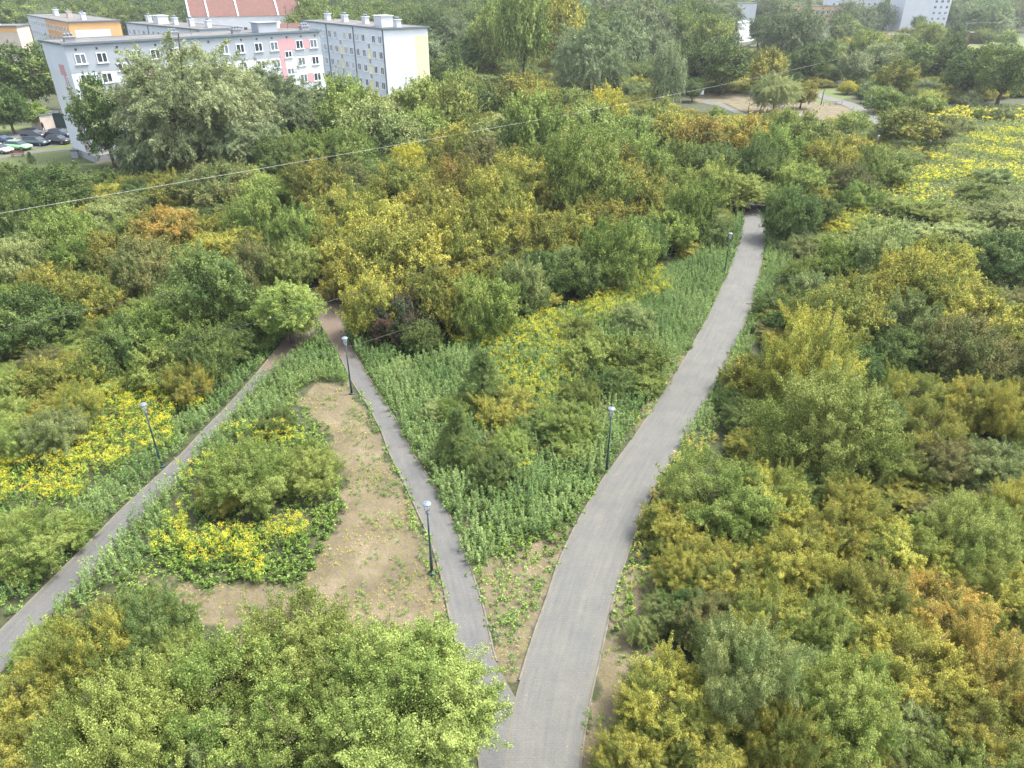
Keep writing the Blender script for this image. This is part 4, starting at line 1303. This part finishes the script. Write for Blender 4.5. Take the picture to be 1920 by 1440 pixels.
# 1 grey and pink block
B = Block('apartment_block', 'long five storey grey and white block with pink panels behind the huge willow', (-65, 113.6), (-35.3, 145), 9.6, 16.8, m_whit, side=1)
B.panel(0, 43.2, 12.9, 16.7, m_grey, t=.03); B.panel(0, 43.2, 0, 1.1, m_plinth, 'plinth', t=.05)
B.panel(0, 9.6, 13.0, 16.7, m_blue, face='e'); B.panel(2.2, 3.4, 1.2, 12.95, m_pink, 'pink_stripe', face='e'); B.panel(0, 9.6, 0, 1.1, m_plinth, 'plinth', face='e', t=.05)
B.panel(2.2, 4.4, 12.4, 13.9, m_pink, face='e', t=.05)
for sct in range(3):
    o = 14.4 * sct
    for zi, z in enumerate((14.75, 11.95, 9.15, 6.35, 3.55)):
        for uu in (1.8, 4.8, 9.9, 12.8): B.window(o + uu, z)
    for z in (13.3, 10.5, 7.7, 4.9): B.window(o + 7.4, z, 1.4, 1.1)
    if sct == 0: B.panel(8.3, 12, 10.7, 12.4, m_pink, t=.05); B.panel(5.9, 9.0, 8.0, 9.6, m_pink, t=.05)
    if sct == 2:
        B.panel(o + 4.2 + 1.5, o + 9.0, 14.0, 15.8, m_pink, t=.05); B.panel(o + 4.2 + 1.5, o + 6.6, 8.8, 13.99, m_pink, t=.05); B.panel(o + 10.75, o + 11.95, 14.0, 15.6, m_pink, t=.05)
        B.panel(o + 10.75, o + 11.95, 8.4, 9.9, m_pink, t=.05)
b = MB()
for k in range(15): b.box((1.5 + k * 2.9, -.06, 16.05), (.28, .06, .28))
b.build('vent_holes', m_dark, B.root)
B.window(2.0, 11.6, .7, 1.5, face='e', mull=0)
for u in (2.0, 17.5, 28.2, 41.6): B.chimney(u, 3.2 if u < 20 else 2.4, 1.5, .8, .6, m_plinth, 3)
B.hatch(33.5, 2.2, 3.6, 2.4, 1.5, m_grey)
def antenna(u, v, h, blk):
    b = MB(); b.tube([(u, blk.side * v, blk.h), (u, blk.side * v, blk.h + h)], .04, n=5)
    b.box((u, blk.side * v, blk.h + h * .9), (.9, .04, .04)); b.box((u, blk.side * v, blk.h + h * .75), (.7, .04, .04)); b.build('antenna', m_dark, blk.roof)
antenna(21, 4, 7.5, B); antenna(41, 7, 4, B)
# ladder-like downpipe and small box at the foot
bx0 = empty('utility_box', tuple(gp(143, 296)) ); tag(bx0, 'grey metal utility box at the foot of the pink striped end wall', 'utility box')
b = MB(); b.box((0, 0, .55), (1.1, .6, 1.1), bevel=.03); b.build('cabinet', m_plinth, bx0); b = MB(); b.box((0, 0, 1.14), (1.25, .75, .08)); b.build('lid', m_dark, bx0)

# 2 pale blue block behind
B = Block('apartment_block', 'pale blue block with yellow panels and rooftop chimneys behind the grey block', (-71, 180), (-102, 210), 10, 15, m_blue, side=-1)
for k in range(14):
    for z in (13.0, 10.2, 7.4, 4.6): B.window(1.8 + k * 3.05, z, 1.4, 1.4)
for u in (8.5, 22.5, 36.5):
    B.panel(u - .9 + 1.1, u + .9 + .5, 5, 11.8, m_cream, t=.02)
for u in (6, 15, 24, 33, 40): B.chimney(u, 5, 1.6, 1.0, 1.4, m_whit)
B.hatch(30, 4, 3, 2.6, 1.8, m_whit)
b = MB()
for k in range(4): b.box((1 + k * 14, .10, 7.4), (.14, .14, 14.6))
b.build('downpipe', m_trim, B.root)
# 3 orange block
B = Block('apartment_block', 'orange and white block with a white end wall at the upper left', (-119, 213), (-156, 257), 13, 15, m_oran, side=-1)
B.panel(1.2, 10.0, 0, 13.0, m_whit, 'white_panel', face='e'); B.panel(30, 57, 0, 14.9, m_whit, 'white_panel')
for k in range(16):
    for z in (13.0, 10.2, 7.4, 4.6): B.window(2.2 + k * 3.5, z, 1.6, 1.4)
for u in (9, 26, 44): B.chimney(u, 6, 2.2, 1.2, 1.6, m_whit if u != 26 else m_beige)
# 4 white block with yellow panel
B = Block('apartment_block', 'white block with a pale yellow strip on its end wall beyond the dark maple', (-25, 153.7), (-48.8, 185), 10, 16.6, m_blue, side=-1)
B.panel(7.0, 9.9, 4.5, 15.2, m_cream, 'yellow_strip', face='e')
for sct in range(3):
    o = sct * 13.1
    for z in (14.6, 11.8, 9.0, 6.2, 3.4):
        for uu in (1.6, 4.3, 8.8, 11.6): B.window(o + uu, z, 1.4, 1.4)
    for z in (13.2, 10.4, 7.6): B.window(o + 6.5, z, 1.1, 1.1)
    B.panel(o + 5.9, o + 7.1, 10.95, 12.6, m_cream); B.panel(o + 5.9, o + 7.1, 5.2, 9.8, m_cream)
b = MB()
for u in (.25, 13.1, 26.2): b.box((u, .10, 8.2), (.16, .16, 16.4))
b.build('downpipe', m_trim, B.root)
B.hatch(6, 3.4, 3.2, 2.6, 1.9, m_whit)
for u in (1.5, 17, 27, 36): B.chimney(u, 5 if u > 2 else 4, 1.5, 1.0, 1.3)
antenna(33, 5, 5, B)
# 5 far left block, mostly hidden
B = Block('apartment_block', 'plain white gable of a block with an orange top band at the left edge', (-130, 208), (-170, 198), 10, 14.3, m_beige, side=-1)
B.panel(0, 41, 12.9, 14.2, m_oran, 'orange_band')
B.chimney(6, 5)
# far right: school, hall, white building, tower block, garages
B = Block('school_building', 'low flat roofed building with orange bands at the top right', (162, 480), (199, 476), 14, 11.2, m_beige, side=1)
B.panel(0, B.l, 9.4, 11.1, m_oran, 'orange_band'); B.panel(0, B.l, 4.6, 6.2, m_oran, 'orange_band')
for k in range(12): B.window(1.8 + k * 3.1, 7.8, 1.9, 2.4)
B = Block('hall_building', 'white hall with a turquoise sheet roof behind the dark trees', (100, 352), (117, 372), 50, 8, m_whit, m_turq, side=1, parapet=0)
B = Block('white_building', 'small plain white building behind the turquoise roofed hall', (131, 500), (151, 496), 14, 12, m_whit, side=1)
for k in range(3): B.window(4 + k * 3, 6.5, 2.2, .9)
B = Block('tower_block', 'tall white tower block rising from the trees at the upper right', (215, 440), (240, 440), 18, 46, m_whit, side=1)
B.panel(15, 25, 0, 45.9, m_blue)
for k in range(15):
    for uu in (16.8, 20, 23.2): B.window(uu, 3.2 + k * 2.8, 1.5, 1.4)
B = Block('garage_row', 'long low grey garage row in front of the tower block', (152, 350), (180, 353), 8, 3.4, m_beige, side=1, parapet=0)
B = Block('garage_building', 'low brown shed with a flat roof near the distant meadow', (204, 352), (214, 352), 8, 4.2, m_brick, side=1, parapet=0)
B = Block('apartment_block', 'pale block with small windows far behind the orange banded school', (190, 480), (222, 480), 12, 17, m_whit, side=1)
for k in range(9):
    for z in (15, 12, 9): B.window(2 + k * 3.5, z, 1.6, 1.4)
# red roofed gabled buildings
def gabled(name, label, x, y, l, w, h, hr, wall, ang, mids=()):
    root = empty(name, (x, y, 0), ang); tag(root, label, 'building')
    b = MB(); b.box((0, 0, h / 2), (l, w, h)); wl_ = b.build('wall', wall, root)
    b = MB(); b.prism([(-w / 2 - .3, h - .1), (0, h + hr), (w / 2 + .3, h - .1)], -l / 2 + .2, l / 2 - .2)
    b.bm.transform(Matrix.Rotation(math.pi / 2, 4, 'Z')); b.build('roof', m_red, root)
    for sx in (-1, 1) + tuple(2 * m_ for m_ in mids):
        b = MB(); b.prism([(-w / 2 - .5, h - .3), (-w / 2 - .5, h + .15), (0, h + hr + .5), (w / 2 + .5, h + .15), (w / 2 + .5, h - .3)], sx * l / 2 - .25, sx * l / 2 + .25)
        b.bm.transform(Matrix.Rotation(math.pi / 2, 4, 'Z')); b.build('gable', wall, root)
    b = MB()
    for k in range(int(l // 3)): b.box((-l / 2 + 1.6 + k * 3, -w / 2 - .04, h * .62), (1.3, .08, 1.5))
    b.build('windows', GL[0], root)
gabled('gabled_house', 'long red tiled gabled building with white verges behind the pale blue block', -106, 318, 42, 13, 12.6, 5.5, m_whit, R(24), mids=(-.28, .08, .34))
gabled('gabled_house', 'low house with a pink red roof behind the white block', -55, 240, 30, 10, 10, 3.5, m_whit, R(4))

# ---------------------------------------------------------------- car park, shed, bench, person
def glossy(name, c, rough=.25):
    m = bpy.data.materials.new(name); m.use_nodes = True; p = m.node_tree.nodes['Principled BSDF']; p.inputs['Base Color'].default_value = c; p.inputs['Roughness'].default_value = rough
    p.inputs['Coat Weight'].default_value = .6; p.inputs['Coat Roughness'].default_value = .08; return m
m_tyre = plain('tyre_rubber', rgb(34, 34, 36), .9); m_hub = plain('wheel_alloy', rgb(150, 152, 156), .4, metal=.7)
m_head = glossy('headlight_glass', rgb(220, 224, 228)); m_tail = glossy('tail_light_red', rgb(170, 30, 34))
def car(paint, est=False):
    root = empty('parked_car')
    prof = [(-2.15, .32), (-2.2, .75), (-2.1, .98), (-1.2, 1.02), (1.05, .95), (1.9, .80), (2.15, .62), (2.18, .32)]
    b = MB(); b.prism(prof, -.88, .88)
    bmesh.ops.bevel(b.bm, geom=[e for e in b.bm.edges], offset=.07, segments=2, affect='EDGES')
    b.build('body', paint, root, smooth=True)
    back = -2.0 if est else -1.75
    cab = [(back, .98), (back + .35, 1.42), (-.1, 1.47), (.5, 1.38), (1.25, .95)]
    b = MB(); a_ = [b.bm.verts.new((x, -.80 + (z - .95) * .32, z)) for x, z in cab]; c_ = [b.bm.verts.new((x, .80 - (z - .95) * .32, z)) for x, z in cab]
    b.bm.faces.new(a_); b.bm.faces.new(c_[::-1])
    for k in range(5): b.bm.faces.new((a_[k], c_[k], c_[(k + 1) % 5], a_[(k + 1) % 5]))
    b.build('windows', GL[0], root)
    b = MB(); b.box(((back + .35 + .5) / 2, 0, 1.455), (.5 - back - .45, 1.20, .05), bevel=.02); b.build('car_roof', paint, root)
    for x in (-1.35, 1.35):
        for y in (-.82, .82):
            w = empty('wheel', (x, y, .33)); w.parent = root
            b = MB(); b.lathe([(.33, -.1), (.33, .1)], n=18); b.bm.transform(Matrix.Rotation(math.pi / 2, 4, 'X')); b.build('tyre', m_tyre, w)
            b = MB(); b.lathe([(.20, -.12), (.20, .12)], n=12); b.bm.transform(Matrix.Rotation(math.pi / 2, 4, 'X')); b.build('rim', m_hub, w)
    for y in (-.62, .62):
        b = MB(); b.box((2.10, y, .68), (.14, .38, .14), bevel=.03); b.build('headlight', m_head, root)
        b = MB(); b.box((-2.14, y * 1.1, .85), (.12, .25, .22), bevel=.03); b.build('tail_light', m_tail, root)
    return root
dk1 = glossy('dark_blue_car_paint', rgb(38, 48, 66)); dk2 = glossy('black_car_paint', rgb(30, 34, 38)); gr = glossy('pale_green_car_paint', rgb(150, 206, 150)); wh = glossy('white_car_paint', rgb(220, 222, 224)); bl = glossy('navy_car_paint', rgb(30, 44, 82)); gy = glossy('slate_car_paint', rgb(62, 74, 82))
for x, y, m_, est, rz, lb in [(64, 253, dk2, True, -8, 'black hatchback in the back row of the car park'), (112, 252, dk1, False, -6, 'dark car half hidden by the end wall in the back row'),
                          (68, 267, gy, True, -8, 'slate estate car beside the pale green car'), (108, 264, dk2, False, -6, 'black saloon parked next to the end wall'),
                          (34, 275, gr, False, -10, 'pale green hatchback in the car park'), (2, 264, bl, False, -8, 'navy car behind the pale green hatchback'),
                          (-2, 281, wh, False, -10, 'white car at the very left edge')]:
    c_ = car(m_, est); p = gp(x, y, .5); c_.location = (p[0], p[1], .03); c_.rotation_euler = (0, 0, R(rz))
    tag(c_, lb, 'car', 'cars in the car park by the end wall')
m_shed = plain('dark_green_sheet', rgb(44, 66, 70), .6, var=.2); p = gp(122, 242)
s_ = empty('storage_shed', (p[0] , p[1] + 3, 0), R(4)); tag(s_, 'dark green sheet metal shed behind the parked cars', 'shed')
b = MB(); b.box((0, 0, 1.3), (9, 3, 2.6)); b.build('wall', m_shed, s_)
b = MB(); b.box((0, 0, 2.66), (9.3, 3.3, .12)); b.build('roof', m_dark, s_)
b = MB(); b.box((1.2, -1.52, 2.1), (.8, .04, .5)); b.build('notice', m_wwin, s_)
p = gp(77, 240); s_ = empty('garage_wall', (p[0] + .6, p[1], 0), R(-35)); tag(s_, 'beige concrete garage end beside the dark green shed', 'garage')
b = MB(); b.box((0, 0, 1.3), (4.2, 2.4, 2.6)); b.build('wall', m_beige, s_); b = MB(); b.box((0, 0, 2.65), (4.5, 2.7, .1)); b.build('roof', m_trim, s_)
m_benchr = plain('red_brown_bench_wood', rgb(124, 66, 56), .7, var=.3)
p = gp(34, 294); s_ = empty('park_bench', (p[0], p[1], 0), R(6)); tag(s_, 'red brown bench on the lawn before the car park', 'bench')
b = MB(); [b.box((0, -.2 + k * .13, .45), (1.9, .1, .04)) for k in range(4)]; b.build('seat', m_benchr, s_)
b = MB(); [b.box((0, .30, .62 + k * .14), (1.9, .04, .11)) for k in range(3)]; b.build('backrest', m_benchr, s_)
for x in (-.8, .8): b = MB(); b.box((x, -.18, .215), (.08, .06, .43)); b.box((x, .27, .45), (.08, .06, .9)); b.box((x, .04, .39), (.08, .40, .05)); b.build('leg', m_dark, s_)
# person walking by the garage, one skinned body
m_cloth = plain('black_clothing', rgb(36, 34, 38), .9); m_skin = plain('skin', rgb(196, 150, 128), .6)
def person(p, rz):
    sk = [(0, 0, .98), (0, 0, 1.22), (0, 0, 1.42), (0, 0, 1.52), (0, .02, 1.66), (.19, 0, 1.40), (.26, .02, 1.12), (.24, .12, .88), (-.19, 0, 1.40), (-.26, -.02, 1.12), (-.24, -.06, .86),
          (.10, 0, .92), (.11, .14, .50), (.11, .10, .08), (.11, .24, .04), (-.10, 0, .92), (-.11, -.04, .50), (-.11, -.24, .12), (-.11, -.14, .04)]
    ed = [(0, 1), (1, 2), (2, 3), (3, 4), (2, 5), (5, 6), (6, 7), (2, 8), (8, 9), (9, 10), (0, 11), (11, 12), (12, 13), (13, 14), (0, 15), (15, 16), (16, 17), (17, 18)]
    rad = [.15, .14, .15, .06, .11, .07, .05, .035, .07, .05, .035, .10, .065, .045, .04, .10, .065, .045, .04]
    me = bpy.data.meshes.new('person'); me.from_pydata(sk, ed, []); me.materials.append(m_cloth)
    o = obj('person', me, loc=(p[0], p[1], 0)); o.rotation_euler = (0, 0, rz)
    md = o.modifiers.new('skin', 'SKIN'); 
    for i_, r_ in enumerate(rad): me.skin_vertices[0].data[i_].radius = (r_, r_)
    me.skin_vertices[0].data[0].use_root = True
    o.modifiers.new('sub', 'SUBSURF').levels = 2
    tag(o, 'person in black clothing walking beside the beige garage', 'person')
    b = MB(); b.lathe([(.05, 1.56), (.09, 1.62), (.10, 1.70), (.06, 1.78)], (0, .045, 0), n=10); b.build('face', m_skin, o)
person(gp(83, 246), R(-30))
# white board, white bags and pipes by the far path, rail
p = gp(1497, 236); s_ = empty('white_board', (p[0], p[1], 0), R(8)); tag(s_, 'white board leaning at the foot of the dark trunked tree', 'board')
b = MB(); b.box((0, 0, 1.15), (1.0, .08, 2.1), M=Matrix.Rotation(R(-8), 4, 'Y')); b.build('panel', m_wwin, s_); b = MB(); [b.box((dx, .1, .5), (.06, .06, 1.0)) for dx in (-.35, .35)]; b.build('leg', m_dark, s_)
for i_, (x, y, h_) in enumerate([(1303, 184, 2.2), (1315, 183, 1.8), (1287, 181, 1.4)]):
    p = gp(x, y); s_ = empty('notice_board', (p[0], p[1], 0), R(20 * i_ - 10)); tag(s_, ['tall', 'middle sized', 'small'][i_] + ' white notice board by the birch at the far path', 'notice board', 'notice boards at the far path')
    b = MB(); b.box((0, 0, h_ * .68), (.9, .06, h_ * .6)); b.build('panel', m_wwin, s_); b = MB(); [b.box((dx, .06, h_ * .25), (.06, .06, h_ * .5)) for dx in (-.35, .35)]; b.build('leg', m_lid, s_)
p0 = gp(1543, 199); p1 = gp(1578, 196)
s_ = empty('low_railing', (p0[0], p0[1], 0), math.atan2(p1[1] - p0[1], p1[0] - p0[0])); tag(s_, 'low dark railing along the brown clearing', 'railing')
ln_ = float(np.linalg.norm(p1 - p0)); b = MB(); b.tube([(0, 0, .8), (ln_, 0, .8)], .05, n=6); b.build('rail', m_dark, s_)
b = MB(); [b.tube([(k * ln_ / 3, 0, 0), (k * ln_ / 3, 0, .8)], .05, n=6) for k in range(4)]; b.build('post', m_dark, s_)
p = gp(1539, 197); s_ = obj('metal_post', MB().tube([(0, 0, 0), (0, 0, 3.2)], .09).build('metal_post', m_pole).data) if False else None
b = MB(); b.tube([(0, 0, 0), (.1, 0, 3.4)], [.12, .08]); s_ = b.build('metal_post', m_pole, loc=tuple(p)); tag(s_, 'short dark post standing at the brown clearing by the far footpath', 'post')
# dark coil of old roots and rubbish at the kerb
m_tw = plain('dark_root_wood', rgb(62, 52, 46), .95, var=.5, scale=12, bump=.8)
p = gp(1251, 906); s_ = empty('root_tangle', (p[0], p[1], 0)); tag(s_, 'dark tangle of twisted roots at the kerb of the wide path', 'root')
b = MB()
for k in range(9):
    a0 = k * .7; b.tube([(.34 * math.cos(a0 + t * 1.9) * (1 + .25 * math.sin(k * 3 + t)), .28 * math.sin(a0 + t * 1.9), .08 + .30 * math.sin(t * 1.6 + k) ** 2 + .02 * k) for t in np.linspace(0, 1.9, 8)], [.05, .055, .05, .045, .04, .035, .03, .02], n=6)
b.build('roots', m_tw, s_)
b = MB(); b.lathe([(.22, 0), (.25, .1), (.16, .34), (.04, .36)], n=9); b.build('stump', m_tw, s_)

# poles and overhead wires
m_conc = plain('pale_pole_concrete', rgb(176, 174, 168), .9, var=.15)
def pole(x, y, h_, lb, name='utility_pole', arms=1):
    p = gp(x, y); root = empty(name, (p[0], p[1], 0)); tag(root, lb, 'pole')
    b = MB(); b.tube([(0, 0, 0), (0, 0, h_)], [.16, .10], n=8); b.build('pole', m_conc, root)
    if arms: b = MB(); b.box((0, 0, h_ - .4), (1.4, .12, .12)); b.build('crossarm', m_conc, root)
    return p
pA = pole(1803, 83, 8.8, 'pale utility pole at the near edge of the distant meadow')
pole(1546, 94, 9.0, 'leaning pale pole standing between the willow and the scrub'); pole(1533, 86, 9.0, 'pale pole half hidden beside the broad willow', arms=0)
pole(1620, 60, 8.5, 'double headed lamp post in front of the garage row', name='lamp_post')
pole(1588, 78, 9.5, 'pale pole with crossarm left of the distant garages')
m_wire = plain('pale_cable', rgb(186, 186, 182), .5); m_wired = plain('dark_cable', rgb(78, 76, 74), .6)
def wire(P0, P1, sag, rad, mat, lb, n=70):
    P0 = np.array(P0, float); P1 = np.array(P1, float); b = MB()
    b.tube([tuple(P0 + (P1 - P0) * t - np.array([0, 0, sag * 4 * t * (1 - t)])) for t in np.linspace(0, 1, n)], rad, n=5, cap=True)
    o = b.build('overhead_wire', mat); tag(o, lb, 'cable')
def at_depth(px, py, Y):
    d = ray(px, py); t = Y / d[1]; return np.array([d[0] * t, Y, CAM_H + d[2] * t])
zA = at_depth(0, 398, 55)
dAB = np.array([pA[0], pA[1], 8.35]) - zA
zL = zA - dAB * .25; zL[2] = 11.2
# sagging main cable in two spans
def wire_pts(pts, rad, mat, lb, name='overhead_wire', cat='cable'):
    b = MB(); b.tube([tuple(p) for p in pts], rad, n=5); o = b.build(name, mat); tag(o, lb, cat)
ctl = np.array([[-.25, 11.6], [0, zA[2]], [.2166, 6.85], [.4, 6.05], [.555, 6.05], [.8, 7.0], [1, 8.35]])
ts = np.linspace(-.25, 1, 90); zz = np.polyval(np.polyfit(ctl[:, 0], ctl[:, 1], 4), ts)
wire_pts([(*(zA + dAB * t)[:2], z_) for t, z_ in zip(ts, zz)], .012, m_wire, 'long pale cable sweeping above the woodland to the distant pole')
wire_pts([(pA[0] + t * 160, pA[1] + t * 90, 8.35 - 4 * t * (1 - t) * 1.2 + t * 2.5) for t in np.linspace(0, 1, 20)], .025, m_wire, 'pale cable running on from the distant pole towards the edge')
a0 = at_depth(-60, 632, 40); a1 = at_depth(228, 567, 46); a2 = at_depth(640, 500, 54)
wire_pts([a0, a1, at_depth(430, 530, 50)], .012, m_wired, 'thin dark cable above the left thicket')
wire_pts([at_depth(330, 645, 40), at_depth(397, 625, 41), at_depth(547, 587, 43.5), at_depth(645, 556, 46), at_depth(790, 510, 49), at_depth(914, 481, 52), at_depth(985, 460, 54)], .012, m_wired, 'thin dark cable crossing over the path junction')
wire_pts([at_depth(-40, 830, 28), at_depth(220, 770, 30), at_depth(440, 715, 32), at_depth(547, 680, 33), at_depth(698, 637, 35), at_depth(808, 601, 37)], .010, m_wired, 'thin dark cable above the street lamp on the narrow path')

# ---------------------------------------------------------------- air
hm, nt, out = new_mat('thin_haze')
pv = N(nt, 'ShaderNodeVolumePrincipled'); pv.inputs['Color'].default_value = (.90, .95, 1.0, 1); pv.inputs['Density'].default_value = HAZE_D; pv.inputs['Anisotropy'].default_value = 0.2
L(nt, pv.outputs[0], out.inputs['Volume'])
b = MB(); b.box((0, 1290, 20), (5200, 2700, 42)); hz = b.build('haze', hm); tag(hz, 'thin pale haze over the whole place', 'haze', kind='stuff')
